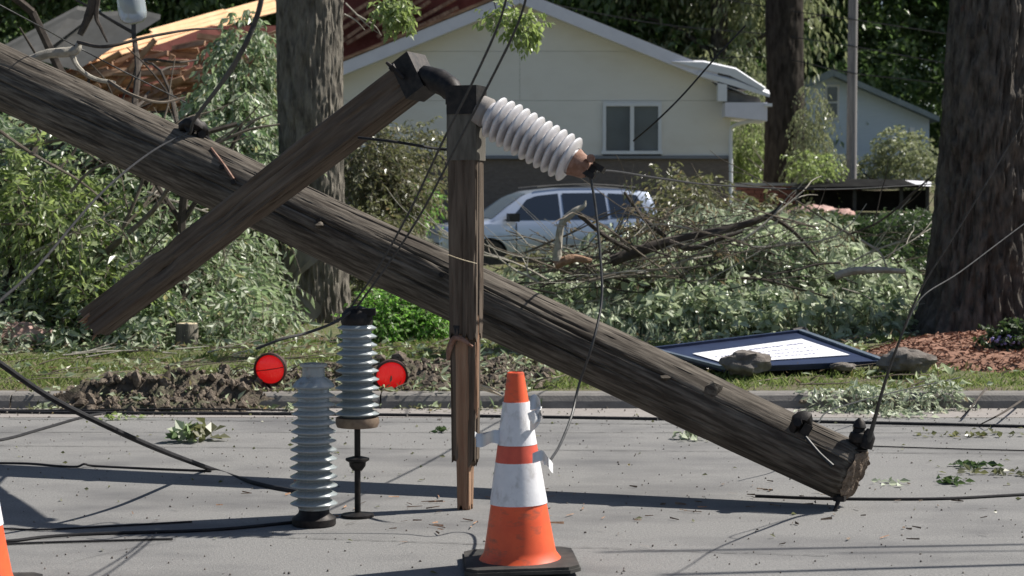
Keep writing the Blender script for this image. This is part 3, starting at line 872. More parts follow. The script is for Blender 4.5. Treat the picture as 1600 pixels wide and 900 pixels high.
boulder(at(1280, 338, 37.5), .42, M['pinkrock'], 'bigger pinkish rock showing over the hedge', seed=3, sq=(1.3, 1, .55), group='pinkish rocks behind the hedge')
boulder(at(1315, 336, 37.2), .22, M['pinkrock'], 'smaller pinkish rock to the right over the hedge', seed=5, sq=(1.3, 1, .6), group='pinkish rocks behind the hedge')
boulder(at(1240, 340, 38), .25, M['pinkrock'], 'dull pinkish rock at the left over the hedge', seed=8, sq=(1.4, 1, .55), group='pinkish rocks behind the hedge')

# grey pole, back trunk, overhead wires
gpole = thing('grey_pole', (at(1330, 0, 46).x, 46, 1.6), 'slim upright grey utility pole before the pale blue house', 'utility pole')
mb = MB(); b_ = at(1330, 330, 46); mb.tube([b_ + Vector((0, 0, -.3)), b_ + Vector((0, 0, 4)), b_ + Vector((.03, 0, 8.4))], [.135, .125, .11], 14, 4); mb.build('shaft', M['greypole'], gpole, True)
MB().box(b_ + Vector((.03, -.14, 7.6)), (2.2, .1, .1)).build('cross_arm', M['greypole'], gpole)
for i, (ya, yb) in enumerate(((-40, 55), (8, 101), (50, 134))):
    mb = MB(); mb.tube([at(700, -70 + 42 * i, 52), at(1000, ya + 15 + 10 * i, 50), at(1205, 12 + 42 * i - (6 if i == 2 else 0), 48), at(1330, 30 + 42 * i, 45.85), at(1480, yb - 2, 44), at(1800, yb + 50, 40)], .014, 5, 5)
    top(mb, 'overhead_wire', M['wire'], ('highest thin wire crossing the slim grey pole', 'middle thin wire crossing the slim grey pole', 'lowest thin wire crossing the slim grey pole')[i], 'wire', group='thin wires past the grey pole')

def trunk(name, label, base, topc, prof, m, seed, ridges=18, amp=.12, N=140, K=150, flare=None, twist=.4, extra=None):
    """barked trunk as a displaced tube; prof(t)->radius"""
    t = thing(name, base, label, 'tree')
    V, F = [], []
    for i in range(K + 1):
        s = i / K
        c = Vector(base).lerp(Vector(topc), s) + Vector((.05 * math.sin(s * 4 + seed), 0, 0))
        for k in range(N):
            a = 2 * math.pi * k / N
            r0 = prof(s)
            z = c.z
            w1 = noise.noise(Vector((math.cos(a) * 1.2, math.sin(a) * 1.2, z * .5 + seed)))
            aa = a + twist * .15 * w1 + .05 * noise.noise(Vector((a * 2, z * 1.3, seed)))
            q = noise.fractal(Vector((math.cos(aa) * ridges / 5, math.sin(aa) * ridges / 5, z * 2.1 + seed)), 1.0, 2.0, 4)
            q2 = noise.noise(Vector((math.cos(aa) * ridges * 1.1, math.sin(aa) * ridges * 1.1, z * 6)))
            rid = abs(q)
            r = r0 * (1 + .10 * w1) + amp * r0 * (.9 - 2.2 * rid) * .6 + amp * r0 * .25 * q2
            if flare: r += flare(a, s) * r0
            V.append(c + Vector((math.cos(a) * r, math.sin(a) * r, 0)))
    for i in range(K):
        for k in range(N):
            a, b = i * N + k, i * N + (k + 1) % N
            F.append((a, b, b + N, a + N))
    F.append(tuple(K * N + k for k in range(N)))
    mb = MB(); mb.add(V, F)
    mb.build('trunk', m, t, True)
    return t
def crown_on(t, c, n, r, mat_, seed, h=3.0, tw=700):
    rg = random.Random(seed)
    for i in range(n):
        a = rg.uniform(0, 6.28); l = r * rg.uniform(.7, 1.1)
        p0 = Vector(c) + Vector((0, 0, rg.uniform(-.6, .1)))
        p1 = p0 + Vector((math.cos(a) * l * .4, math.sin(a) * l * .4, h * .4)); p2 = p0 + Vector((math.cos(a) * l, math.sin(a) * l, h * rg.uniform(.6, 1)))
        limb(t, [p0, p1, p2], [.12, .08, .03], M['bark_dark'], 'limb', 7)
    bl = [(c[0] + rg.uniform(-r, r) * .7, c[1] + rg.uniform(-r, r) * .7, c[2] + h * rg.uniform(.4, 1.1), r * .3, r * .3, r * .25, 1) for _ in range(7)]
    foliage(t, bl, tw, .7, 8, .13, .04, mat_, M['twig_dark'], seed, floor=None, names=('crown', 'twigs'))

# big right trunk, broken off high above
rb = at(1512, 545, 15.6)
def fl(a, s): return .33 * math.exp(-s * 22) * (1 + .45 * math.sin(5 * a + 1)) + .06 * math.exp(-s * 6)
rt = trunk('big_shade_tree', 'huge dark barked trunk in the mulch bed on the right', (rb.x + .14, rb.y, .12), (rb.x + .3, rb.y + .1, 5.6), lambda s: .325 + .145 * math.exp(-s * 3.2), M['bark_dark'], 4, 24, .17, 200, 300, fl)
mb = MB()
for i in range(14):
    a = i * .45; p = Vector((rb.x + .3 + math.cos(a) * .22, rb.y + .1 + math.sin(a) * .22, 5.55)); mb.tube([p, p + Vector((math.cos(a) * .03, 0, random.uniform(.2, .7)))], [.05, .004], 4)
mb.build('splintered_top', M['fresh'], rt)
# left trunk with bare panel
lb = at(490, 515, 17.7)
lt = trunk('storm_stripped_tree', 'upright trunk behind the crossing timber, pale bare wood low down', (lb.x, lb.y, .15), (lb.x + .05, lb.y, 6.6), lambda s: .315 * (1 - .06 * s) + .05 * math.exp(-s * 25), M['bark'], 9, 22, .13, 160, 260)
V, F = [], []
for i in range(31):
    z = .22 + i * .03
    for k in range(13):
        a = R(198 + k * (6 + 1.5 * math.sin(i * .35)) )
        rr_ = .36 + .012 * math.sin(k * 2.1 + i * .3) + (.05 * math.exp(-i / 5))
        V.append(Vector((lb.x + math.cos(a) * rr_, lb.y + math.sin(a) * rr_, z)))
for i in range(30):
    for k in range(12): F.append((i * 13 + k, i * 13 + k + 1, i * 13 + k + 14, i * 13 + k + 13))
MB().add(V, F).build('bare_patch', M['stripped'], lt, True)
crown_on(lt, (lb.x - .1, lb.y, 6.4), 6, 2.6, M['leaf_maple'], 31, 3.2, 900)
# far trunk
bb = at(1222, 305, 48)
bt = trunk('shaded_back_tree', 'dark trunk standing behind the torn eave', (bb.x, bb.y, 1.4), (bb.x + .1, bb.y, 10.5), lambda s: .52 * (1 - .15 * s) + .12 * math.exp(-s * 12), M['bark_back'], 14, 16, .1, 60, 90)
rgv = random.Random(2)
crown_on(bt, (bb.x, bb.y, 9.5), 6, 4, M['leaf_far'], 33, 4, 700)
foliage(bt, [blob(1270, 200, 47, .35, .3, 1.3), blob(1262, 255, 46.6, .55, .4, .5), blob(1300, 262, 46.4, .4, .4, .35), blob(1180, 170, 50, .4, .3, 1.0, .5)], 560, .5, 9, .11, .025, M['leaf_far2'], M['twig'], 34, droop=1.4, hang=1.2, names=('hanging_vine', 'vine_stems'), floor=tz)

# ------------------------------------------------------------------ silver car
def make_car(name, label, D, px_c, rot, zg):
    c = at(px_c, 400, D)
    t = thing(name, None, label, 'car', mtx=Matrix.Translation((c.x, c.y, zg)) @ Matrix.Rotation(rot, 4, 'Z'))
    Lc = 4.6
    def itp(x, T):
        return float(np.interp(x, [a for a, _ in T], [b for _, b in T]))
    topT = [(0, .72), (.05, .84), (.15, .95), (.5, 1.02), (.86, 1.05), (1.0, 1.09), (1.3, 1.31), (1.62, 1.53), (1.9, 1.635), (2.4, 1.69), (3.2, 1.70), (3.9, 1.67), (4.25, 1.62), (4.34, 1.54), (4.5, 1.14), (4.57, 1.0), (4.6, .85)]
    beltT = [(0, .66), (.15, .84), (.5, .93), (1.0, .99), (2.5, 1.01), (3.7, 1.05), (4.3, 1.07), (4.6, .84)]
    widT = [(0, .62), (.1, .76), (.35, .86), (.8, .91), (3.8, .92), (4.3, .87), (4.6, .74)]
    wx = (.92, 3.62)
    def zbot(x):
        z = .24 if .3 < x < 4.3 else .30
        for q in wx:
            if abs(x - q) < .375: z = max(z, .34 + math.sqrt(max(0, .375 ** 2 - (x - q) ** 2)))
        return z
    def hw(x, z):
        W, be = itp(x, widT), itp(x, beltT)
        if z <= be: return W * (1 - .05 * ((z - .62) / .45) ** 2) - (.03 if z < .35 else 0)
        h = (z - be) / max(.08, 1.66 - be)
        return W * .95 - .235 * min(h, 1.0) ** 1.15
    xs_ = sorted(set([round(i * .05, 3) for i in range(93)] + [round(q + s * .375, 3) for q in wx for s in (-1, 1)]))
    xs_ = [min(x, Lc) for x in xs_]
    prof = []
    for x in xs_:
        zb0, zt, be = zbot(x), itp(x, topT), itp(x, beltT)
        be = min(be, zt - .02)
        zsd = [zb0, zb0 + (be - zb0) * .25, zb0 + (be - zb0) * .55, zb0 + (be - zb0) * .85, be]
        P = [(hw(x, z), z) for z in zsd]
        for f in (.3, .6, .85):
            z = be + (zt - .05 - be) * f if zt - be > .1 else be + (zt - be) * f * .5
            P.append((hw(x, z) - (0 if zt - be > .1 else .06 * f), z))
        r0 = P[-1][0]
        P += [(r0 - .07, zt - .022), (r0 * .6, zt - .004), (0, zt)]
        prof.append(P)
    V, F = [], []
    full = []
    for x, P in zip(xs_, prof):
        ring = [(x, -a, b) for a, b in P] + [(x, a, b) for a, b in reversed(P[:-1])]
        full.append(ring); V += ring
    K = len(full[0])
    for i in range(len(full) - 1):
        for k in range(K - 1):
            a = i * K + k
            F.append((a, a + K, a + K + 1, a + 1))
    F.append(tuple(range(K))); F.append(tuple((len(full) - 1) * K + k for k in range(K - 1, -1, -1)))
    off = Vector((-Lc / 2, 0, 0))
    mb = MB(); mb.add([Vector(v) + off for v in V], F); body = mb.build('body', M['silver'], t, True, False)
    def side_glass(x0a, x0b, x1a, x1b, zlo, m='carglass'):
        """pane between the lines x0a(bottom)->x0b(top) and x1a->x1b on both sides"""
        for s in (-1, 1):
            Vv, Ff = [], []
            NX, NZ = 8, 5
            for j in range(NZ + 1):
                f = j / NZ
                for i in range(NX + 1):
                    u = i / NX
                    xa = x0a + (x0b - x0a) * f; xb = x1a + (x1b - x1a) * f
                    x = xa + (xb - xa) * u
                    zt = itp(x, topT) - .115
                    z = zlo + (zt - zlo) * f
                    Vv.append(Vector((x, s * (hw(x, z) + .012), z)) + off)
            for j in range(NZ):
                for i in range(NX):
                    a = j * (NX + 1) + i
                    q = (a, a + 1, a + NX + 2, a + NX + 1)
                    Ff.append(q if s < 0 else tuple(reversed(q)))
            MB().add(Vv, Ff).build('side_window', M[m], t, True, False)
    side_glass(1.16, 1.70, 2.36, 2.36, 1.05)
    side_glass(2.44, 2.44, 3.34, 3.32, 1.06)
    side_glass(3.41, 3.39, 4.22, 4.0, 1.10)
    def topglass(x0, x1, name, m):
        Vv, Ff = [], []
        for i in range(9):
            x = x0 + (x1 - x0) * i / 8
            zt = itp(x, topT)
            wd_ = hw(x, zt - .05) - .10
            for j in range(7):
                y = -wd_ + 2 * wd_ * j / 6
                Vv.append(Vector((x, y, zt + .012 - .02 * (abs(y) / wd_) ** 3)) + off)
        for i in range(8):
            for j in range(6):
                a = i * 7 + j; Ff.append((a, a + 7, a + 8, a + 1))
        MB().add(Vv, Ff).build(name, M[m], t, True, False)
    topglass(1.0, 1.74, 'windscreen', 'screen')
    topglass(4.35, 4.49, 'rear_window', 'carglass')
    for s in (-1, 1):
        MB().tube([Vector((x, s * (hw(x, itp(x, topT) - .05) - .03), itp(x, topT) + .045)) + off for x in (1.95, 2.5, 3.2, 4.1)], .022, 6, 3).build('roof_rail', M['plastic'], t, True, False)
        MB().box(Vector((1.35, s * 1.01, 1.10)) + off, (.2, .22, .16)).build('mirror', M['plastic'], t, False, False)
        mb = MB(); mb.box(Vector((.16, s * .66, .76)) + off, (.26, .26, .12)); mb.build('headlight', M['headlight'], t, False, False)
        mb = MB(); mb.box(Vector((4.40, s * .74, .98)) + off, (.30, .16, .16)); mb.build('taillight', M['taillight'], t, False, False)
        for xq in (2.3, 3.25): MB().box(Vector((xq, s * .925, .96)) + off, (.17, .03, .03)).build('door_handle', M['silver'], t, False, False)
        for xq in (1.45, 2.46, 3.42): MB().box(Vector((xq, s * .905, .70)) + off, (.012, .03, .60)).build('door_gap', M['plastic'], t, False, False)
        MB().box(Vector((2.27, s * .885, .30)) + off, (1.9, .06, .13)).build('sill_trim', M['plastic'], t, False, False)
        for q in wx:
            cw = Vector((q, s * .80, .34)) + off
            rm = Matrix.Translation(cw) @ Matrix.Rotation(R(90) * (1 if s < 0 else -1), 4, 'X')
            mb = MB(); mb.lathe([(.20, -.1), (.31, -.11), (.34, -.07), (.34, .07), (.31, .11), (.20, .10)], 28, rm); wh = mb.build('wheel', M['rubber'], t, True, False)
            mb = MB(); mb.lathe([(.205, .03), (.205, .09), (.19, .095), (.17, .05), (.05, .06), (.04, .09)], 28, rm)
            for k in range(5):
                a = k * 2 * math.pi / 5
                mb.box(rm @ Vector((math.cos(a) * .12, math.sin(a) * .12, .08)), (.04, .04, .04), (rm @ Matrix.Rotation(a, 4, 'Z')).to_3x3() @ Matrix.Diagonal((4, 1, .6)))
            o = mb.build('rim', M['rim'], wh, True, False)
            mb = MB(); mb.lathe([(.37, -.12), (.37, .0)], 24, rm); mb.build('wheel_arch', M['plastic'], t, True, False)
    MB().box(Vector((.02, 0, .52)) + off, (.08, 1.1, .2)).build('grille', M['plastic'], t, False, False)
    MB().box(Vector((4.58, 0, .45)) + off, (.08, 1.5, .2)).build('bumper', M['plastic'], t, False, False)
    return t
make_car('silver_car', 'silver sport utility car half hidden behind fallen branches', 35.6, 850, R(17), .12)

# ------------------------------------------------------------------ heaps of fallen branches
lh = thing('fallen_maple_crown', at(220, 520, 16.5), 'downed leafy maple crown heaped on the left of the yard', 'fallen tree')
foliage(lh, [blob(60, 420, 16.2, 1.0, .8, .75), blob(200, 330, 17.0, 1.1, .9, .75), blob(120, 300, 18, 1.2, .9, .7), blob(300, 300, 17.4, .9, .8, .6), blob(280, 430, 16.4, .6, .6, .6), blob(210, 450, 15.6, .8, .5, .5, .8), blob(345, 370, 17.6, .35, .5, .55), blob(370, 450, 16.6, .28, .4, .45), blob(50, 520, 14.9, .7, .35, .16), blob(240, 525, 14.9, .6, .35, .16), blob(370, 515, 15.0, .35, .3, .22), blob(-80, 380, 17, 1.2, .9, .9), blob(30, 260, 19, .9, .8, .6, .7)],
        6000, .5, 11, .112, .020, M['leaf_maple'], M['twig'], 41, droop=.55, lean=.9, hang=.35, bias=(0, -.1, .25))
foliage(lh, [blob(385, 110, 20, .28, .4, .55), blob(360, 190, 19.5, .42, .5, .5), blob(395, 260, 19, .38, .5, .5), blob(395, 330, 18.2, .25, .4, .4)],
        1000, .42, 11, .105, .023, M['leaf_maple'], M['twig'], 42, droop=.8, hang=.7, names=('upper_foliage', 'upper_twigs'))
foliage(lh, [blob(30, 300, 15.4, .5, .4, .35), blob(80, 340, 15.2, .5, .4, .3), blob(160, 470, 15.0, .4, .4, .25)], 300, .45, 10, .10, .022, M['leaf_yel'], M['twig'], 43, names=('bright_foliage', 'bright_twigs'))
for (p, d, l_, r_, mm) in ((at(-60, 300, 16.5), (1, .1, .15), 2.6, .05, 'twig_dark'), (at(60, 480, 15.4), (.8, .1, .5), 1.8, .035, 'twig'), (at(280, 520, 15.3), (.3, 0, 1), 1.9, .05, 'twig_dark'), (at(350, 500, 16), (-.2, .1, 1), 3.2, .07, 'twig_dark'), (at(0, 520, 15.5), (.3, .1, 1), 1.8, .06, 'twig_dark'), (at(190, 420, 15.0), (.7, -.1, .35), 1.3, .022, 'twig_pale'), (at(40, 400, 15.0), (.8, -.1, .3), 1.2, .014, 'twig_pale'), (at(330, 470, 15.6), (.3, -.1, .9), 1.2, .014, 'twig_pale'), (at(120, 500, 14.9), (.9, 0, .4), 1.1, .012, 'twig'), (at(230, 300, 15.6), (.9, 0, -.2), 1.0, .012, 'twig_pale'), (at(-20, 240, 15.5), (1, 0, .1), 1.6, .018, 'twig')):
    fork(lh, p, d, l_, r_, M[mm], 2)
for pts, rr_ in (([(0, 205), (50, 240), (120, 280), (170, 320)], .016), ([(20, 160), (80, 200), (170, 262)], .011), ([(0, 350), (60, 352), (110, 362), (150, 372)], .012), ([(110, 300), (150, 262), (240, 235), (300, 215)], .014)):
    limb(lh, [at(a, b, 14.9) for a, b in pts], [rr_, rr_ * .8, rr_ * .4], M['twig'], 'branch', 6)

rh = thing('fallen_willow_crown', at(1080, 540, 17), 'wide heap of fallen branches with long pale drooping leaves', 'fallen tree')
foliage(rh, [blob(830, 480, 17.2, .55, .6, .33), blob(930, 485, 17.6, .8, .7, .40), blob(1050, 470, 17.4, .9, .8, .52), blob(1170, 455, 17.4, .8, .8, .58), blob(1280, 460, 17.2, .75, .8, .50), blob(1370, 500, 16.6, .5, .6, .28), blob(1020, 520, 15.9, 1.0, .5, .25), blob(1230, 500, 16.2, 1.0, .5, .3), blob(1130, 400, 18.4, .9, .6, .48), blob(1250, 410, 18.0, .7, .6, .42), blob(960, 420, 18.6, .6, .6, .35, .6)],
        3900, .5, 15, .125, .0175, M['leaf_willow'], M['twig'], 51, droop=1.0, lean=.5, hang=1.0, bias=(0, -.15, .35))
foliage(rh, [blob(850, 480, 17.0, .5, .5, .26), blob(960, 470, 17.2, .7, .6, .34), blob(1090, 460, 17.2, .8, .6, .45), blob(1200, 450, 17.2, .7, .6, .55), blob(1310, 470, 16.9, .6, .6, .4), blob(1140, 520, 15.8, 1.1, .4, .25), blob(1390, 505, 16.2, .4, .5, .25)],
        2300, .42, 10, .105, .028, M['leaf_pale'], M['twig'], 56, droop=.45, lean=1.0, hang=.4, bias=(0, -.2, .4), names=('broad_foliage', 'broad_twigs'))
foliage(rh, [blob(1180, 440, 17.0, .7, .5, .4), blob(1090, 500, 16.2, .8, .4, .3), blob(1300, 500, 16.4, .6, .5, .3), blob(900, 505, 16.4, .5, .4, .25)], 800, .45, 10, .10, .024, M['leaf_maple'], M['twig'], 52, droop=.7, hang=.7, names=('green_foliage', 'green_twigs'))
foliage(rh, [blob(1085, 335, 24, .5, .6, .45), blob(1120, 355, 23, .6, .6, .3), blob(1010, 385, 23, .6, .5, .2), blob(1035, 290, 28, .25, .3, .3, .4), blob(870, 440, 20, .6, .5, .2), blob(1180, 355, 22, .5, .5, .25), blob(1250, 380, 21, .6, .5, .3, .7)],
        950, .5, 10, .10, .02, M['leaf_olive'], M['twig'], 53, droop=.5, hang=.6, names=('olive_foliage', 'olive_twigs'), skin=1.6)
foliage(rh, [blob(1010, 395, 16.6, .55, .4, .16), blob(1100, 375, 17.0, .5, .4, .14), blob(930, 400, 16.8, .4, .4, .12), blob(1250, 400, 17.0, .5, .4, .12)], 130, .5, 6, .07, .012, M['leaf_wilt'], M['twig_dark'], 54, droop=.3, lean=.7, hang=.5, names=('wilted_foliage', 'bare_twigs'), twr=.006)
foliage(lh, [blob(90, 250, 17.5, .5, .4, .2), blob(250, 480, 15.6, .4, .3, .15), blob(20, 450, 15.8, .4, .3, .2)], 90, .5, 7, .07, .014, M['leaf_wilt'], M['twig_dark'], 55, droop=.3, lean=.7, hang=.5, names=('wilted_foliage', 'bare_twigs'), twr=.006)
def rl(pts, D, rads, mm, label=None): return limb(rh, [at(a, b, D + (c if len(q) > 2 else 0)) for q in pts for a, b, c in [(q[0], q[1], q[2] if len(q) > 2 else 0)]], rads, M[mm], 'branch', 8, label=label)
rl([(955, 408), (990, 395), (1045, 378), (1120, 362), (1165, 350), (1205, 335), (1222, 318)], 16.2, [.055, .05, .04, .03, .012], 'twig_dark')
rl([(1045, 378), (1080, 388), (1120, 375), (1160, 362)], 16.1, [.03, .025, .012], 'twig_dark')
rl([(1195, 335), (1225, 350), (1250, 372), (1275, 400)], 16.3, [.025, .018, .01], 'twig_dark')
rl([(905, 335), (940, 365), (985, 392)], 16.0, [.022, .02, .02], 'twig_dark')
rl([(975, 300), (1005, 340), (1040, 370)], 16.6, [.012, .02, .025], 'twig_dark')
rl([(870, 408), (872, 385), (876, 355), (884, 340)], 15.9, [.045, .035, .03, .03], 'twig_pale', 'upright snapped stub with pale torn wood')
rl([(884, 342), (898, 330), (912, 322), (915, 313)], 15.9, [.035, .03, .02, .005], 'twig_pale')
rl([(866, 414), (895, 404), (925, 408)], 15.9, [.045, .04, .02], 'fresh')
rl([(1305, 432), (1330, 424), (1370, 422), (1415, 424)], 15.5, [.035, .035, .03, .02], 'twig_pale')
rl([(1345, 375), (1375, 395), (1385, 418)], 15.7, [.012, .01, .006], 'twig_pale')
rg = random.Random(12)
for i in range(100):
    px = rg.uniform(790, 1360); py = rg.uniform(350 if px > 1030 else 400, 475)
    mm = rg.choice(('twig', 'twig_dark', 'twig', 'twig_pale'))
    fork(rh, at(px, py, rg.uniform(15.6, 17.2)), (rg.choice((-1, 1)), rg.uniform(-.3, .2), rg.uniform(-.1, .6)), rg.uniform(.4, 1.2), rg.uniform(.005, .014), M[mm], 1, rg)

def bush(name, label, blobs, ntw, tl, ll, lw, m, tm, seed, base, **k):
    t = thing(name, base, label, 'shrub')
    foliage(t, blobs, ntw, tl, 10, ll, lw, M[m], M[tm], seed, **k)
    rr = random.Random(seed)
    mb = MB()
    for i in range(5):
        b = blobs[rr.randrange(len(blobs))]
        mb.tube([Vector(base) + Vector((rr.uniform(-.1, .1), rr.uniform(-.1, .1), -.05)), (Vector(base) + Vector(b[:3])) / 2 + Vector((rr.uniform(-.15, .15), 0, 0)), Vector(b[:3])], [.03, .02, .008], 6, 4)
    tag(mb.build('stems', M['twig_dark'], t, True), kind='stuff')
    return t
g = gp(630, 545, .17)
bush('bright_shrub', 'bright green round shrub under the slanting pole', [blob(640, 490, 15.6, .32, .3, .22), blob(600, 505, 15.4, .25, .25, .18), blob(665, 510, 15.5, .2, .2, .16)], 900, .22, .05, .014, 'leaf_bright', 'twig', 61, (g.x, 15.5, .18), droop=.3)
bush('olive_shrub', 'tall straggly olive shrub right of the upright trunk', [blob(580, 270, 24, .35, .4, .75), blob(628, 295, 24, .38, .4, .35), blob(582, 385, 22, .38, .4, .45), blob(660, 240, 25, .22, .3, .3)], 1150, .5, .085, .018, 'leaf_olive', 'twig', 62, (at(610, 0, 23.5).x, 23.5, .2), droop=.5, skin=1.7)
bush('green_shrub', 'fresh green shrub left of the silver car bonnet', [blob(655, 312, 30, .25, .3, .18), blob(630, 325, 29, .25, .3, .22)], 420, .3, .07, .018, 'leaf_bright', 'twig', 63, (at(650, 0, 27).x, 27, .2), droop=.4)
bush('dark_shrub', 'dark leafy shrub against the far right of the hedge', [blob(1415, 385, 26, .35, .4, .45), blob(1395, 430, 24, .4, .4, .25)], 600, .35, .08, .022, 'leaf_hedge', 'twig_dark', 64, (at(1410, 0, 25).x, 25, .2), droop=.4)
bush('pale_shrub', 'pale green shrub in front of the pale blue house', [blob(1410, 240, 52, .8, .5, .7), blob(1345, 268, 52, .6, .5, .4), blob(1440, 262, 50, .5, .5, .6)], 520, .5, .13, .035, 'leaf_far2', 'twig', 65, (at(1400, 0, 51).x, 51, 1.9), droop=.5, skin=1.6)
bush('yellow_shrub', 'yellowish green shrub at the foot of the dark back trunk', [blob(1270, 262, 44.5, .5, .4, .35), blob(1160, 240, 53, .8, .5, .7), blob(1165, 215, 54, .6, .5, .6)], 520, .45, .12, .035, 'leaf_yel', 'twig', 66, (at(1265, 0, 44.5).x, 44.5, 1.4), droop=.5)
# bright leafy sprays dangling from above
def dangling(name, label, root, blobs, n, seed, mm='leaf_bright'):
    t = thing(name, root, label, 'hanging branch')
    mb = MB()
    for b in blobs: mb.tube([root, (Vector(root) + Vector(b[:3])) / 2 + Vector((0, 0, .15)), Vector(b[:3])], [.02, .012, .004], 5, 4)
    mb.build('branch', M['twig'], t, True)
    foliage(t, blobs, n, .10, 6, .065, .017, M[mm], M['twig'], seed, floor=None, droop=.6, hang=.5, skin=1.7, twr=.002)
dangling('maple_spray', 'light green leafy spray hanging over the roof peak', at(740, -60, 15), [blob(815, 38, 14.5, .16, .15, .10), blob(775, 15, 14.6, .14, .15, .07, .5)], 110, 71, 'leaf_yel')
dangling('maple_spray', 'bright green leafy spray hanging before the red torn roof', at(600, -60, 15), [blob(612, 12, 15, .14, .15, .10), blob(625, 22, 15, .10, .12, .07)], 110, 72, 'leaf_yel')
sp = thing('bare_twig', at(560, 0, 16), 'pale bare forked twig before the red torn roof', 'twig')
for pts in ([(540, 5), (560, 25), (575, 40), (596, 55)], [(538, 22), (556, 32), (570, 47)], [(556, 22), (585, 40), (596, 56)]):
    limb(sp, [at(a, b, 15.2) for a, b in pts], [.008, .006, .003], M['twig_pale'], 'twig', 5)

# low ivy-like plants by the right trunk
t = thing('violet_flowers', at(1575, 545, 13.9), 'low dark leafy plant with violet flowers at the foot of the huge trunk', 'plant')
bl = [blob(1565, 532, 13.7, .14, .1, .04), blob(1592, 526, 13.7, .1, .1, .07)]
foliage(t, bl, 200, .15, 7, .05, .016, M['leaf_hedge'], M['twig_dark'], 73, droop=.4)
P, O = blobpoints([blob(1578, 532, 13.6, .16, .05, .04)], 60, np.random.default_rng(4), 3)
V, F = rocks_np(P, np.full(60, .011), 3)
tag(npmesh('flowers', V, F, M['flower'], t), kind='stuff')

# ------------------------------------------------------------------ grass
def grass(name, n, xr_, yr, keep, h, m, label, seed):
    rg = np.random.default_rng(seed)
    x = rg.uniform(*xr_, n); y = rg.uniform(*yr, n)
    k = keep(x, y, rg); x, y = x[k], y[k]
    N = len(x)
    P = np.stack([x, y, tz(x, y) - .01], 1)
    D = np.stack([rg.normal(0, .45, N), rg.normal(0, .45, N), np.ones(N)], 1)
    hh = h * rg.uniform(.4, 1.2, N) * (1 + .5 * np.sin(x * 5 + 2 * np.sin(y * 7)))
    V, F = leafquads(P, D, hh, np.full(N, .0035) * (y / 12), rg, 0, .2, .3)
    tag(npmesh(name, V, F, m), label, kind='stuff')
def vr(x, y, rg):
    g, s_ = dirt_mask(x, y)
    near = np.array([noise.noise(Vector((a * 1.6, b * 3, 0))) for a, b in zip(x, y)])
    return (g + s_ < .25 + .2 * rg.random(len(x))) & (near + rg.normal(0, .2, len(x)) > -.28) & (np.hypot((x - 4.6) / 1.9, (y - 14) / 1.25) > .97)
grass('grass', 52000, (-5.2, 5.4), (11.88, 15.2), vr, .055, M['grass'], 'short green grass on the verge behind the kerb', 81)
grass('far_grass', 30000, (-9, 10), (15.2, 34), lambda x, y, rg: rg.random(len(x)) < 1, .07, M['grass'], 'rough grass of the yard under the fallen branches', 82)

# ------------------------------------------------------------------ fallen utility pole
tip = at(1334, 741, 7.72); left = at(0, 120, 10.1)
ax = (left - tip).normalized()
PL = (left - tip).length
butt = tip + ax * (PL * 1.42)
fm = frame(tip, butt)
up_ = thing('fallen_utility_pole', None, 'long weathered utility pole slanting down across the scene to the asphalt', 'utility pole', mtx=fm)
CHK = [(i * .42 + .3 * math.sin(i * 5.1), .3 + (i * 1.37) % 4.2, .3 + (i * 1.37) % 4.2 + 1.1 + .6 * math.sin(i * 2.3), .016) for i in range(30)]
def polemesh():
    N, K = 192, 330
    Lp = PL * 1.42
    V, F = [], []
    for i in range(K + 1):
        z = Lp * i / K
        r0 = .133 + .045 * min(1, z / PL)
        for k in range(N):
            a = 2 * math.pi * k / N
            ca, sa = math.cos(a), math.sin(a)
            crack = noise.noise(Vector((ca * 4.5, sa * 4.5, z * .45)))
            cr = max(0, .045 - abs(crack)) / .045
            fine = noise.fractal(Vector((ca * 9, sa * 9, z * 1.1)), 1, 2, 3)
            lump = noise.noise(Vector((ca * .8, sa * .8, z * 1.3)))
            r = r0 * (1 + .05 * lump) - .006 * cr ** 1.5 + .0016 * fine
            for (a0, z0, z1, dp) in CHK:
                if z0 < z < z1:
                    da = (a - a0 - .10 * math.sin(z * 1.9 + a0 * 3) + math.pi) % (2 * math.pi) - math.pi
                    if abs(da) < .05: r -= dp * (1 - abs(da) / .05) * min(1, (z - z0) * 4, (z1 - z) * 4)
            if z < .05: r -= .016 * (1 - z / .05) ** 2
            V.append(Vector((ca * r, sa * r, z)))
    for i in range(K):
        for k in range(N):
            a, b = i * N + k, i * N + (k + 1) % N
            F.append((a, b, b + N, a + N))
    mb = MB(); mb.add(V, F)
    return mb
polemesh().build('shaft', M['pole'], up_, True, False)
V, F = [], []
for j in range(9):
    for k in range(64):
        a = 2 * math.pi * k / 64; r = .124 * (1 - j / 9)
        V.append(Vector((math.cos(a) * r, math.sin(a) * r, -.012 + .028 * noise.noise(Vector((math.cos(a) * r * 14, math.sin(a) * r * 40, 2))) + (.012 if j == 0 else 0))))
for j in range(8):
    for k in range(64): F.append((j * 64 + k, j * 64 + (k + 1) % 64, (j + 1) * 64 + (k + 1) % 64, (j + 1) * 64 + k))
F.append(tuple(8 * 64 + k for k in range(64)))
MB().add(V, [tuple(reversed(f)) for f in F]).build('weathered_end', M['pole_end'], up_, True, False)
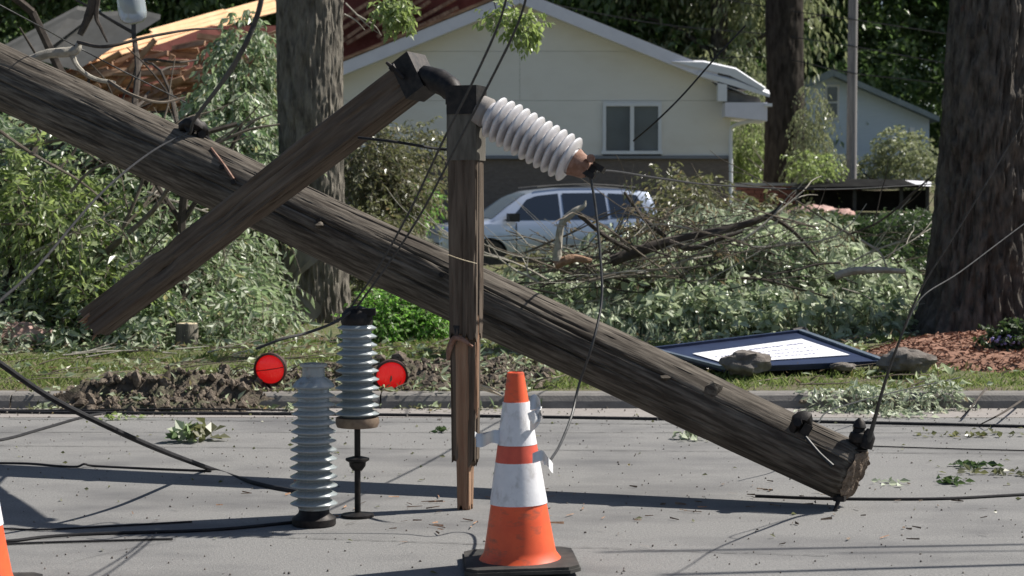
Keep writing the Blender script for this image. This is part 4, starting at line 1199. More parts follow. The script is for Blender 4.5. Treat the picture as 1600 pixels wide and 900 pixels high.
# splinters at the far broken end
mb = MB()
for i in range(40):
    a = i * 2.4; r = .16 * math.sqrt((i + .5) / 40); z = PL * 1.42
    mb.tube([(math.cos(a) * r, math.sin(a) * r, z - .05), (math.cos(a) * r * 1.05, math.sin(a) * r, z + random.uniform(.1, .6))], [.03, .002], 4)
mb.build('splintered_butt', M['fresh'], up_, False, False)
def on_pole(px, py, lift=0.0):
    """point on the pole's camera-facing surface seen at a pixel"""
    t = (px - 1334) / (0 - 1334)
    # iterate along the line of sight
    best = None
    for k in range(560):
        D = 7.2 + k * .006
        p = at(px, py, D)
        q = fm.inverted() @ p
        rr_ = .133 + .045 * min(1, q.z / PL)
        if math.hypot(q.x, q.y) <= rr_ + lift: return p
    return at(px, py, 7.72 + 1.6 * t)
hx = lambda m, c, d, r, h, n=6: m.lathe([(r * .6, 0), (r, 0), (r, h), (r * .6, h)], n, frame(Vector(c), Vector(c) + Vector(d)))
# top clamp with bolts by the rope
c = on_pole(303, 208)
mb = MB()
mb.tube([c + Vector((-.06, -.01, .03)), c + Vector((0, -.05, .05)), c + Vector((.05, -.03, .02)), c + Vector((.06, 0, -.03))], [.03, .035, .03, .02], 8, 4, jit=.15)
hx(mb, c + Vector((-.01, -.03, .02)), (0, -1, .2), .03, .04); hx(mb, c + Vector((.04, -.02, -.01)), (.3, -1, 0), .022, .05)
mb.tube([c + Vector((.02, -.03, .0)), c + Vector((.1, -.02, -.05)), c + Vector((.19, -.01, -.22))], .012, 6, 3)
mb.build('bolted_clamp', M['iron'], up_, True)
for (a, b) in ((347, 262), (365, 285), (498, 345), (690, 430)):
    mb = MB(); hx(mb, on_pole(a, b) + Vector((0, .01, 0)), (0, -1, .1), .014, .03); mb.build('bolt', M['iron'], up_)
mb = MB(); mb.tube([on_pole(330, 232, .008), on_pole(350, 258, .008), on_pole(365, 280, .008)], .008, 6, 4); mb.build('ground_strap', M['rust'], up_, True)
# bracket and guide wire near the tip
c = on_pole(1250, 668, .0)
mb = MB()
mb.tube([c + Vector((-.03, .0, -.02)), c + Vector((-.012, -.01, .035)), c + Vector((.02, -.01, .04)), c + Vector((.035, 0, -.01))], [.018, .03, .032, .02], 8, 3, jit=.2)
hx(mb, c + Vector((-.01, -.025, .02)), (-.3, -1, .3), .02, .04); mb.box(c + Vector((.02, -.03, -.005)), (.04, .03, .05), Matrix.Rotation(.5, 3, 'Y'))
mb.build('bracket', M['iron'], up_, True)
mb = MB(); mb.tube([on_pole(1258, 682, .012), on_pole(1280, 708, .012), on_pole(1301, 728, .012)], [.007, .007, .009], 6, 4); mb.build('ground_wire', M['wire'], up_, True)
# insulator pin on the tip and bolt underneath
pt = at(1338, 705, 7.70)
mb = MB()
pm = frame(pt - Vector((0, 0, .05)), pt + Vector((.012, 0, .1)))
mb.lathe([(.016, -.02), (.016, .05), (.042, .052), (.045, .062), (.02, .066), (.026, .085), (.038, .09), (.042, .11), (.036, .13), (.028, .134), (.024, .15), (.03, .155), (.022, .18), (.006, .195)], 20, pm)
mb.build('pin_insulator', M['iron'], up_, True)
mb = MB(); p0 = at(1352, 700, 7.68); mb.lathe([(.008, 0), (.03, .0), (.032, .05), (.026, .06), (.012, .085)], 14, frame(p0, at(1360, 668, 7.68))); mb.build('wire_clamp', M['iron'], up_, True)
mb = MB(); mb.tube([at(1312, 770, 7.68), at(1309, 785, 7.66), at(1304, 800, 7.64)], [.012, .010, .009], 8, 3); hx(mb, at(1312, 775, 7.68), (0, 0, -1), .028, .022); mb.build('through_bolt', M['iron'], up_, True)
# knot holes / chips
for a, b, s_ in ((500, 352, .03), (1040, 590, .025), (1115, 612, .04)):
    p = on_pole(a, b, -.004)
    mb = MB(); V, F = rocks_np([tuple(p)], [s_], int(a), 1, .3); mb.add([Vector(v) for v in V], [tuple(f) for f in F]); mb.build('knot', M['pole'], up_, True)
# the stump that still carries its far end
bt_ = butt + Vector((-.15, 0, -.05))
st = thing('broken_pole_stump', (bt_.x, bt_.y, 0), 'snapped pole stump holding up the far end of the fallen pole', 'pole stump')
mb = MB(); mb.tube([(bt_.x, bt_.y, -.2), (bt_.x, bt_.y, bt_.z - .25)], [.20, .18], 20); mb.build('shaft', M['pole'], st, True)
mb = MB()
for i in range(24):
    a = i * 2.4; r = .15 * math.sqrt((i + .5) / 24); mb.tube([(bt_.x + math.cos(a) * r, bt_.y + math.sin(a) * r, bt_.z - .3), (bt_.x + math.cos(a) * r, bt_.y + math.sin(a) * r, bt_.z - random.uniform(-.2, .2))], [.03, .003], 4)
mb.build('splinters', M['fresh'], st)

# ------------------------------------------------------------------ timbers
def plank(mb, L_, wx_, wy_, seed, NZ=90, chips=(), taper=0, endcut=0):
    """rough squared timber along Z with softened arrises"""
    ring = []
    nb = 16
    for sx, sy in ((-1, -1), (1, -1), (1, 1), (-1, 1)):
        nxt = {(-1, -1): (1, 0), (1, -1): (0, 1), (1, 1): (-1, 0), (-1, 1): (0, -1)}[(sx, sy)]
        for j in range(nb):
            f = j / nb
            ring.append((sx, sy, nxt, f))
    V, F = [], []
    for i in range(NZ + 1):
        z = L_ * i / NZ
        s = 1 - taper * (1 - z / L_)
        for sx, sy, (nx_, ny_), f in ring:
            x = (sx + 2 * nx_ * f) * wx_ / 2 * s; y = (sy + 2 * ny_ * f) * wy_ / 2 * s
            if f == 0: x *= .95; y *= .95
            q = noise.fractal(Vector((x * 40 + seed, y * 40, z * 1.6)), 1, 2, 3) * .004
            gr = -.009 * (max(0, .07 - abs(noise.noise(Vector((x * 20, y * 20 + seed, z * .45))))) / .07) ** .7
            l = math.hypot(x, y)
            zz = z + (endcut * x / wx_ + -.0 + .07 * noise.noise(Vector((x * 60 + seed, y * 60, 1))) if i == 0 else 0)
            for (cz, cx, cr, cd_) in chips:
                d = math.hypot((z - cz) / cr, (x - cx) / .05)
                if d < 1 and abs(y) > wy_ * .3: q -= cd_ * (1 - d)
            V.append(Vector((x + x / l * (q + gr), y + y / l * (q + gr), zz)))
    N = len(ring)
    for i in range(NZ):
        for k in range(N):
            a, b = i * N + k, i * N + (k + 1) % N
            F.append((a, b, b + N, a + N))
    F.append(tuple(range(N - 1, -1, -1))); F.append(tuple(NZ * N + k for k in range(N)))
    return mb.add(V, F)
ca, cb = at(150, 503, 8.9), at(652, 118, 7.92)
cm = frame(ca, cb)
crs = thing('slanting_crossarm', None, 'thick brown wooden crossarm slanting up over the fallen pole', 'crossarm', mtx=cm @ Matrix.Rotation(R(-20), 4, 'Z'))
LC = (cb - ca).length
mb = MB(); plank(mb, LC, .160, .120, 3, 260, chips=((.55, .02, .12, .03), (.62, -.05, .1, .02), (1.0, -.02, .16, .02)), taper=.04, endcut=.05); mb.build('beam', M['timber'], crs, True, False)
for z, r in ((LC * .46, .02), (LC * .40, .016)):
    mb = MB(); hx(mb, (0.01, .055, z), (0, 1, 0), r, .02, 8); mb.build('bolt', M['rust'], crs, True, False)
mb = MB(); mb.tube([at(385, 322, 8.5), at(388, 322, 9.2)], .012, 8); mb.build('through_rod', M['iron'], crs, True)
mb = MB()
mb.box((0, 0, LC - .01), (.180, .138, .106))
hx(mb, (.03, .06, LC - .02), (0, 1, 0), .02, .03)
mb.build('end_cap', M['iron'], crs, False, False, label='black iron end cap')
mb = MB(); q = cm @ Vector((0, 0, LC - .16)); q = at(616, 108, 7.86)
mb.tube([q + Vector((-.035, 0, .03)), q + Vector((0, 0, 0)), q + Vector((.04, 0, -.04))], [.006, .012, .010], 8, 3); hx(mb, q, (-.6, -.3, .6), .016, .02); mb.build('bent_bolt', M['iron'], crs, True)
mb = MB(); mb.tube([at(662, 118, 7.88), at(684, 126, 7.83), at(705, 140, 7.78), at(716, 160, 7.74)], [.045, .055, .05, .03], 10, 4, jit=.05)
hx(mb, at(690, 128, 7.77), (0, -1, 0), .03, .03); mb.build('shackle', M['iron'], crs, True)
mb = MB(); 
for i in range(7): mb.tube([cm @ Vector((random.uniform(-.06, .06), random.uniform(-.04, .04), .03)), cm @ Vector((random.uniform(-.07, .07), random.uniform(-.05, .05), -random.uniform(.02, .07)))], [.018, .002], 4)
mb.build('split_end', M['fresh'], crs)

pb, ptop = at(729, 798, 7.7), at(729, 150, 7.65)
pbz = Vector((pb.x, pb.y, .0))
pm_ = Matrix.Translation(pbz) @ Matrix.Rotation(R(-20), 4, 'Z')
post = thing('upright_timber', None, 'upright split wooden timber standing in front of the fallen pole', 'timber', mtx=pm_)
zj = at(729, 522, 7.7).z
HT = ptop.z
mb = MB(); plank(mb, HT - zj, .126, .107, 9, 200, chips=((.3, .02, .1, .01),)); mb.v = [v + Vector((0, 0, zj)) for v in mb.v]; mb.build('beam', M['timber'], post, True, False)
mb = MB(); mb.box((.0615, -.012, (HT + zj) / 2 - .04), (.004, .008, HT - zj - .25)); mb.build('groove', M['iron'], post, False, False)
# lower, split section: several long splinters
def splinter(x, y, wx_, wy_, z0, z1, m, seed, name='splinter', lean=0):
    mb = MB(); plank(mb, z1 - z0, wx_, wy_, seed, 40, taper=.22)
    mb.v = [Vector((v.x + x + lean * (z1 - z0 - v.z), v.y + y, v.z + z0)) for v in mb.v]
    return mb.build(name, M[m], post, True, False)
splinter(-.006, 0, .066, .086, .0, zj + .03, 'fresh', 21)
splinter(-.041, -.005, .043, .075, at(0, 713, 7.7).z, zj + .02, 'timber', 22)
splinter(.030, .005, .043, .075, at(0, 722, 7.7).z, zj + .03, 'timber', 23)
splinter(.050, -.012, .017, .03, at(0, 640, 7.7).z, zj + .1, 'fresh', 24)
mb = MB(); z_ = at(0, 540, 7.7).z
mb.tube([(-.075, -.02, z_ - .06), (-.058, -.05, z_ - .01), (-.03, -.062, z_ + .035), (.01, -.068, z_ + .03), (.05, -.055, z_ - .0)], [.01, .014, .014, .01, .006], 6, 3); mb.build('iron_strap', M['rust'], post, True, False)
mb = MB(); mb.box((0, 0, HT + .005), (.141, .123, .08)); mb.box((.0, -.004, HT - .05), (.133, .114, .053)); mb.box((.06, 0, HT - .06), (.02, .11, .14)); hx(mb, (.0, -.05, HT - .0), (0, -1, 0), .018, .03)
mb.build('iron_cap', M['iron'], post, False, False)
z5 = at(0, 240, 7.7).z
mb = MB(); mb.box((0, 0, (HT + z5) / 2 - .04), (.135, .113, HT - z5 - .02)); mb.build('weathered_sleeve', mat('greenish_steel', (.062, .056, .045), (.13, .12, .10), (30, 30, 6), 8, rough=.8, bump=.3), post, False, False, label='dull grey brown sleeve round the top')
for zz in (z5 + .1, z5 + .02): mb = MB(); hx(mb, (0, -.052, zz), (0, -1, 0), .008, .012); mb.build('bolt', M['iron'], post, False, False)
for q_, l_ in (((752, 603), (782, 613)), ((752, 607), (785, 619))):
    mb = MB(); mb.tube([at(q_[0], q_[1], 7.62), at((q_[0] + l_[0]) / 2, (q_[1] + l_[1]) / 2 - 1, 7.55), at(l_[0], l_[1], 7.5)], [.007, .006, .002], 5, 3); mb.build('splinter', M['pale_wood'], post)

# ------------------------------------------------------------------ insulators
def shed_ring(m, mesh, parent, mtx): return link('shed', mesh, parent, mtx)
wa, wb = at(770, 182, 7.62), at(893, 251, 7.52)
wm_ = frame(wa, wb)
WS = 1.07
wi = thing('white_insulator', None, 'white ribbed porcelain insulator jutting from the upright timber', 'insulator', mtx=wm_)
LW = (wb - wa).length
mb = MB(); mb.lathe([(.045, -.03), (.056, -.025), (.060, 0), (.057, .02), (.057, LW), (.05, LW + .02)], 40); mb.build('core', M['porcelain'], wi, True, False)
mb = MB(); mb.lathe([(.056, -.013), (.074, -.010), (.090, -.0075), (.0955, -.003), (.0955, .001), (.090, .0055), (.074, .009), (.056, .014)], 48, cap=False)
shm = mkmesh('shed', mb.v, mb.f, M['porcelain'], True)
NS = 11
for i in range(NS):
    s = .93 + .07 * min(1, i / 2)
    link('shed', shm, wi, Matrix.Translation((0, 0, LW * (i + .3) / (NS - .4))) @ Matrix.Diagonal((s * WS, s * WS, WS, 1)))
mb = MB(); mb.lathe([(.035, -.075), (.062, -.07), (.066, -.03), (.058, -.02)], 32); mb.build('base_cap', M['concrete'], wi, True, False, label='dull grey base cap')
mb = MB(); mb.lathe([(.062, LW + .012), (.055, LW + .03), (.046, LW + .07), (.034, LW + .085)], 24)
mb.build('end_cap', M['rust'], wi, True, False, label='rusty end cap')
mb = MB(); mb.box((0, .0, LW + .095), (.055, .03, .035)); mb.box((.015, -.02, LW + .10), (.022, .03, .05)); mb.box((-.03, .01, LW + .115), (.025, .05, .05)); hx(mb, (.01, -.045, LW + .1), (0, -1, 0), .018, .03)
mb.build('clevis', M['iron'], wi, False, False)
mb = MB(); hx(mb, (-.045, -.03, LW + .075), (0, -1, .2), .018, .03, 8); mb.build('pin', M['rust'], wi, False, False)

def grey_ins(name, label, pxc, D, ytop, yshed0, yshed1, ns, w0, w1, ylow, cap=True, pin=None, tilt=0):
    base = Vector((at(pxc, 0, D).x, D, 0))
    t = thing(name, base, label, 'insulator', 'grey ribbed insulators standing by the road')
    s = D / FPX
    Z = lambda py: at(pxc, py, D).z
    r1 = w1 * s / 2
    mb = MB(); mb.lathe([(r1 * .66, Z(ylow)), (r1 * .66, Z(yshed0)), (r1 * .5, Z(yshed0) + .02)], 32, Matrix.Translation((base.x, D, 0))); mb.build('core', M['greyglaze'], t, True)
    sp = (Z(yshed0) - Z(yshed1)) / (ns - 1)
    mb = MB(); mb.lathe([(.66, sp * .52), (.72, sp * .40), (.985, .05 * sp), (1.0, -.02 * sp), (.97, -.08 * sp), (.72, -.30 * sp), (.66, -.46 * sp)], 44, cap=False)
    me = mkmesh('shed', mb.v, mb.f, M['greyglaze'], True)
    for i in range(ns):
        f = i / (ns - 1)
        r = (w0 + (w1 - w0) * min(1, f * 1.6)) * s / 2
        link('shed', me, t, WM[t.name].inverted() @ Matrix.Translation((base.x, D, Z(yshed0) - sp * i)) @ Matrix.Diagonal((r, r, 1, 1)) )
    return t, Z, base, s
t, Z, base, s = grey_ins('grey_insulator', 'taller grey ribbed insulator hung on a thin rod beside the left red lamp', 556, 7.5, 480, 512, 646, 11, 62, 70, 655)
T = Matrix.Translation((base.x, 7.5, 0))
mb = MB(); mb.lathe([(.09, Z(652)), (.093, Z(660)), (.085, Z(667)), (.03, Z(669))], 36, T); mb.build('bottom_cap', M['brown'], t, True)
mb = MB(); mb.lathe([(.06, Z(512)), (.068, Z(503)), (.064, Z(490)), (.045, Z(482)), (.02, Z(478))], 28, T); mb.box((base.x + .03, 7.48, Z(487)), (.1, .05, .03)); mb.build('top_cap', M['iron'], t, True)
mb = MB(); mb.lathe([(.013, Z(668)), (.013, 0.02)], 12, T); mb.build('rod', M['iron'], t, True)
mb = MB(); mb.lathe([(.02, Z(735)), (.034, Z(728)), (.036, Z(722)), (.05, Z(719)), (.05, Z(716)), (.02, Z(713))], 20, T); mb.build('clamp', M['iron'], t, True)
mb = MB(); mb.lathe([(.07, .003), (.07, .012), (.02, .02)], 20, T); mb.build('base_disc', M['iron'], t, True)
t, Z, base, s = grey_ins('grey_insulator', 'shorter grey ribbed insulator standing left of the taller one', 487, 7.3, 568, 604, 786, 14, 66, 75, 795)
T = Matrix.Translation((base.x, 7.3, 0))
mb = MB(); mb.lathe([(.088, Z(603)), (.072, Z(595)), (.047, Z(588)), (.046, Z(574)), (.056, Z(572)), (.056, Z(568)), (.01, Z(566))], 32, T); mb.build('top_cap', M['greyglaze'], t, True)
mb = MB(); mb.lathe([(.06, Z(794)), (.065, .05), (.09, .03), (.09, .004)], 28, T); mb.build('base_flange', M['iron'], t, True)

# ------------------------------------------------------------------ traffic cones
def make_cone(name, label, pxc, D, tilt, torn=True):
    base = Vector((at(pxc, 0, D).x, D, 0))
    t = thing(name, None, label, 'traffic cone', 'traffic cones by the fallen pole', mtx=Matrix.Translation(base) @ Matrix.Rotation(tilt, 4, 'Y') @ Matrix.Rotation(R(3), 4, 'Z'))
    Hc, rb_, rt_ = .705, .136, .030
    R_ = lambda z: rb_ + (rt_ - rb_) * ((z - .03) / (Hc - .03)) ** .92
    def band(z0, z1, ex=0.0, n=7): return [(R_(z0 + (z1 - z0) * i / (n - 1)) + ex, z0 + (z1 - z0) * i / (n - 1)) for i in range(n)]
    mb = MB(); mb.lathe([(R_(.03) + .012, .034), (R_(.05), .055)] + band(.07, Hc, 0, 14) + [(rt_ - .006, Hc + .002), (rt_ - .012, Hc - .02), (rt_ - .012, Hc - .2)], 48, cap=False); mb.build('body', M['cone'], t, True, False)
    for z0, z1, m in ((.235, .385, 'collar'), (.385, .445, 'collar_red'), (.447, .600, 'collar')):
        mb = MB(); P = band(z0, z1, .0035 if m == 'collar' else .003)
        mb.lathe([(P[0][0] - .004, P[0][1])] + P + [(P[-1][0] - .004, P[-1][1])], 48, cap=False)
        mb.build('reflective_collar' if m == 'collar' else 'red_band', M[m], t, True, False)
    mb = MB(); mb.lathe([(rt_ - .013, Hc - .025), (.001, Hc - .026)], 24, cap=False); mb.build('dark_hole', M['rubber'], t, False, False)
    # square rubber foot with feet blocks and clipped corners
    mb = MB(); h = .205; c_ = .04
    P = [(-h + c_, -h), (h - c_, -h), (h, -h + c_), (h, h - c_), (h - c_, h), (-h + c_, h), (-h, h - c_), (-h, -h + c_)]
    mb.poly([(x, y, .012) for x, y in P], (0, 0, .012)); mb.poly([(x * .97, y * .97, .024) for x, y in P], (0, 0, .010)); mb.build('foot', M['rubber'], t, False, False)
    for x in (-.13, -.045, .045, .13): MB().box((x, -.13, .006), (.05, .05, .012)).build('foot_pad', M['rubber'], t, False, False); MB().box((x, .13, .006), (.05, .05, .012)).build('foot_pad', M['rubber'], t, False, False)
    return t, R_
cone, R_ = make_cone('traffic_cone', 'orange and white traffic cone with torn tape beside the upright timber', 813, 6.42, R(-1.4))
make_cone('traffic_cone', 'orange traffic cone cut off by the left edge of the view', -54, 5.95, R(-.5))
def tape(P, D, wd, name='loose_tape'):
    mb = MB(); Q = catmull([at(a, b, D + (c[0] if c else 0)) for a, b, *c in P], 5)
    V, F = [], []
    for i, p in enumerate(Q):
        tw = .35 * math.sin(i * .6)
        o = Vector((0, tw * wd, wd * .5))
        V += [p + o, p - o]
    for i in range(len(Q) - 1): F.append((2 * i, 2 * i + 2, 2 * i + 3, 2 * i + 1))
    mb.add(V, F)
    V2 = [v + Vector((0, .0012, 0)) for v in mb.v]; F2 = [tuple(reversed(f)) for f in mb.f]
    mb.add(V2, F2)
    mb.build(name, M['tape'], cone, True)
tape([(784, 684), (770, 682), (757, 688), (744, 688)], 6.40, .045)
tape([(786, 676), (768, 678), (748, 682), (742, 679)], 6.42, .022)
tape([(828, 630, -.06), (838, 628, -.07), (845, 640, -.07), (840, 655, -.06), (828, 668, -.05)], 6.42, .05)
tape([(830, 650, -.05), (842, 646, -.06), (848, 655, -.06)], 6.42, .02)
tape([(832, 716, -.08), (848, 712, -.09), (856, 722, -.09), (864, 732, -.08)], 6.42, .035)
for q_, r_ in ((at(839, 640, 6.36), .022), (at(834, 652, 6.35), .018), (at(850, 722, 6.34), .012)):
    mb = MB(); V, F = rocks_np([tuple(q_)], [r_], int(r_ * 1000), 1, .4); mb.add([Vector(v) for v in V], [tuple(f) for f in F]); mb.build('tape_knot', M['tape'], cone, True)

# ------------------------------------------------------------------ red lamps
def lamp(px, py, D, r, yaw, pitch, label, line):
    c = at(px, py, D)
    mt = Matrix.Translation(c) @ Matrix.Rotation(yaw, 4, 'Z') @ Matrix.Rotation(R(90) + pitch, 4, 'X')
    t = thing('red_warning_lamp', None, label, 'warning lamp', 'red lamps on the upturned soil', mtx=mt)
    mb = MB(); mb.lathe([(r * .5, -.10), (r * .95, -.08), (r * 1.12, -.02), (r * 1.12, .012), (r * .99, .014), (r * .97, .0)], 36); mb.build('housing', M['housing'], t, True, False)
    V, F = [], []
    for i in range(16):     # visor over the upper half
        a = R(-15 + i * 14)
        for q, z in ((1.06, .0), (1.07, .022), (1.03, .022), (1.03, .0)):
            V.append(Vector((math.cos(a) * r * q, math.sin(a) * r * q, z)))
    for i in range(15):
        for k in range(3): a = i * 4 + k; F.append((a, a + 4, a + 5, a + 1))
    MB().add(V, F).build('visor', M['housing'], t, True, False)
    mb = MB(); mb.lathe([(r * .98, .0), (r * .8, .010), (r * .5, .018), (r * .2, .022), (.001, .023)], 36, cap=False); ln = mb.build('lens', M['lens'], t, True, False)
    if line:
        mb = MB(); mb.tube([(-r * .93, -.012, .006), (0, .002, .024), (r * .93, .016, .006)], .0035, 6, 4); mb.build('lens_rib', M['lens_line'], ln, True, False)
    for k in range(7):
        x = (k - 3) * r * .26; h = math.sqrt(max(0, (r * .9) ** 2 - x * x))
        mb = MB(); mb.tube([(x, -h, .004), (x, -h * .4, .019 - abs(x) * .08)], .0012, 4); mb.build('lens_rib', M['lens'], ln, True, False)
    mb = MB(); mb.box((0, -r * .3, -.14), (.13, .12, .08)); mb.build('battery_box', M['housing'], t, False, False)
lamp(422, 577, 11.98, .100, R(-8), R(6), 'left round red warning lamp with a line across its lens', True)
lamp(611, 588, 11.98, .102, R(10), R(10), 'right round red warning lamp half sunk in dark soil', False)

# ------------------------------------------------------------------ fallen sign
p = [at(1020, 548, 13.9), at(1130, 574, 12.9), at(1384, 566, 12.95), at(1250, 519, 15.4)]
# plane through three corners, fourth snapped onto it
A, B_, C_ = at(1018, 547, 13.2), at(1385, 566, 12.95), at(1250, 519, 13.9)
nrm = (B_ - A).cross(C_ - A).normalized()
if nrm.z < 0: nrm = -nrm
def onp(px, py, h=0):
    """point of the sign's plane seen at a pixel, lifted by h"""
    a, b = (px - 800) / FPX, -(py - 450) / FPX
    d = Vector((a, math.cos(PITCH) + b * math.sin(PITCH), -math.sin(PITCH) + b * math.cos(PITCH)))
    o = Vector((0, 0, CAMZ)); t_ = (A + nrm * h - o).dot(nrm) / d.dot(nrm)
    return o + d * t_
sign = thing('fallen_sign', A, 'dark blue sign board with white lettered panel lying on the verge', 'sign')
Cn = [onp(1018, 547), onp(1136, 578), onp(1385, 567), onp(1250, 519)]
MB().poly(Cn, -nrm * .022).build('board', M['navy'], sign)
Wp = [(1082, 553), (1132, 568), (1328, 555), (1252, 530)]
MB().poly([onp(a, b, .005) for a, b in Wp], nrm * .004).build('white_panel', M['signwhite'], sign)
def edge(a, b, wd, m='signframe'):
    d = (b - a).normalized(); s_ = nrm.cross(d) * wd
    MB().poly([a - s_, b - s_, b + s_, a + s_], nrm * .02).build('frame_rail', M[m], sign)
edge(Cn[0], Cn[1], .016); edge(Cn[0] + nrm * .001, Cn[3], .012, 'navy'); edge(Cn[3] + nrm * .002, Cn[2], .022); edge(Cn[1], Cn[2], .008, 'navy')
MB().poly([Cn[1] - nrm * .05, Cn[2] - nrm * .05, Cn[2] - nrm * .05 + Vector((0, .03, -.12)), Cn[1] - nrm * .05 + Vector((0, .03, -.12))], (0, .02, 0)).build('skirt_or_gap_shade', M['black'], sign)  # black sheet putting in the shade of the gap below the board's front edge
# rows of small unreadable lettering
rgl = random.Random(8)
def wline(f, wd, u0=.06, u1=.94):
    a = onp(*[Wp[0][i] + (Wp[3][i] - Wp[0][i]) * 0 for i in (0, 1)], .0095)
    W = [onp(q[0], q[1], .0095) for q in Wp]
    l0 = W[0].lerp(W[1], f); l1 = W[3].lerp(W[2], f)
    mb = MB(); x = u0
    while x < u1:
        l_ = rgl.uniform(.012, .03)
        p0, p1 = l0.lerp(l1, x), l0.lerp(l1, min(x + l_, u1))
        d = (p1 - p0).normalized(); s_ = nrm.cross(d) * wd * rgl.uniform(.6, 1)
        mb.poly([p0 - s_, p1 - s_, p1 + s_, p0 + s_], nrm * .001)
        x += l_ + rgl.choice((.008, .012, .03))
    mb.build('lettering', M['ink'], sign)
for f, wd, u0, u1 in ((.2, .016, .45, .95), (.42, .010, .08, .92), (.6, .009, .1, .9), (.78, .009, .3, .8)): wline(f, wd, u0, u1)
mb = MB(); mb.tube([onp(1238, 517), onp(1256, 515), onp(1262, 522)], [.02, .025, .015], 6, 3); mb.build('torn_corner', M['iron'], sign, True)
boulder(at(1166, 568, 12.6), .15, M['rock'], 'grey boulder lying on the front edge of the blue sign', seed=2, sq=(1.15, .8, .62))
boulder(at(1418, 566, 12.75), .15, M['rock'], 'grey brown boulder at the edge of the mulch bed', seed=6, sq=(1.25, .8, .66))
boulder(at(1318, 573, 12.75), .06, M['rock'], 'small flat stone under the front of the blue sign', seed=9, sq=(1.5, .8, .5))
boulder(at(1057, 572, 12.8), .07, M['rock'], 'small pale stone between the pole and the blue sign', seed=11, sq=(1.3, .8, .6))
boulder(at(20, 525, 14.8), .24, M['pinkrock'], 'pale rock in the shade at the left end of the verge', seed=12, sq=(1.4, .8, .5))

# ------------------------------------------------------------------ cables and wires
def wire(pts, r, m, name, label, cat='wire', n=8, sm=8, group=None, thingp=True):
    mb = MB(); mb.tube(pts, r, n, sm)
    return top(mb, name, MM(m), label, cat, True, group)
G = lambda a, b, r=.006: gp(a, b, r)
wire([G(-160, 642), G(0, 644), G(200, 646), G(430, 647), G(700, 650), G(960, 654), G(1200, 658), G(1400, 662), G(1600, 667), G(1800, 672)], .013, 'cable', 'black_cable', 'long black cable lying in the gutter along the whole kerb', 'cable')
wire([G(-100, 640, .02), G(120, 641, .02), G(300, 639, .03), G(450, 641, .02)], .006, 'cable', 'thin_black_cable', 'thinner black cable beside the gutter cable at the soil spill', 'cable')
wire([at(-90, 505, 6.6), at(0, 568, 6.75), at(80, 622, 7.0), at(180, 672, 7.3), at(255, 705, 7.8), G(330, 733), G(400, 756), G(470, 770)], .012, 'cable', 'drooping_cable', 'thick black cable drooping from the left down to the road', 'cable')
wire([G(-100, 700), G(0, 688), G(60, 672), G(130, 652), G(170, 645)], .010, 'cable', 'road_cable', 'dark cable curving on the road from the left to the gutter', 'cable')
wire([G(-60, 723), G(40, 724), G(90, 728), G(120, 729), G(132, 725, .02), G(148, 728), G(230, 732), G(330, 736)], .0055, 'cable', 'kinked_cable', 'thin black cable with a small kink on the road at left', 'cable')
wire([G(-60, 850), G(20, 845), G(70, 839), G(150, 834), G(330, 828), G(470, 815)], .007, 'cable', 'road_cable', 'lowest thick black cable beside the left cone', 'cable')
wire([G(-60, 853), G(30, 849), G(120, 846), G(270, 842)], .0045, 'cable', 'road_cable', 'thin cable just under the lowest thick one beside the left cone', 'cable')
wire([G(-60, 822), G(30, 827), G(100, 826), G(300, 815)], .004, 'cable', 'road_cable', 'short thin cable above the lowest thick one beside the left cone', 'cable')
wire([G(1180, 775), G(1290, 779), G(1400, 780), G(1480, 779), G(1560, 775), G(1640, 770), G(1760, 760)], .0075, 'cable', 'road_cable', 'black cable lying on the road from under the pole tip to the right', 'cable')
wire([G(1360, 697), G(1450, 700), G(1560, 703), G(1700, 706)], .0035, 'cable', 'road_cable', 'hair thin cable on the road right of the pole tip', 'cable')
wire([at(925, 268, 7.5), at(960, 268, 8.0), at(1040, 280, 9.5), at(1130, 290, 12.5), at(1290, 296, 16), at(1420, 290, 19), at(1560, 280, 24)], .006, 'cable', 'slack_cable', 'black slack cable leading right from the white insulator', 'cable')
wire([at(560, 215, 7.7), at(620, 222, 7.6), at(680, 232, 7.8), at(705, 234, 7.75)], .006, 'cable', 'short_cable', 'short dark cable between crossing timber and upright timber', 'cable')
wire([at(922, 275, 7.5), at(930, 320, 7.48), at(938, 400, 7.42), at(940, 470, 7.35), at(925, 540, 7.25), at(905, 600, 7.3), at(893, 650, 7.2), at(875, 695, 6.9), at(858, 722, 6.5)], .0055, 'wire', 'hanging_wire', 'grey wire falling from the white insulator to the cone', 'wire')
wire([at(800, -40, 5.6), at(780, 35, 5.7), at(740, 125, 5.9), at(690, 225, 6.2), at(640, 330, 6.6), at(590, 420, 7.0), at(548, 480, 7.45)], .0042, 'rope', 'slanting_wire', 'left one of two grey wires slanting down to the taller grey insulator', 'wire', group='two grey wires above the taller insulator')
wire([at(832, -40, 5.6), at(810, 35, 5.7), at(772, 115, 5.9), at(720, 215, 6.2), at(660, 330, 6.6), at(605, 415, 7.0), at(556, 482, 7.45)], .0042, 'rope', 'slanting_wire', 'right one of two grey wires slanting down to the taller grey insulator', 'wire', group='two grey wires above the taller insulator')
wire([at(548, 488, 7.45), at(520, 505, 7.4), at(480, 520, 7.3), at(440, 530, 7.2), at(400, 545, 7.2)], .006, 'rope', 'loose_wire_end', 'loose grey wire end left of the taller grey insulator', 'wire')
wire([at(415, -40, 5.2), at(400, 30, 5.2), at(360, 110, 5.6), at(305, 185, 8.6), at(297, 208, 9.28)], .008, 'rope', 'grey_rope', 'grey rope running up from the pole clamp out of view', 'rope')
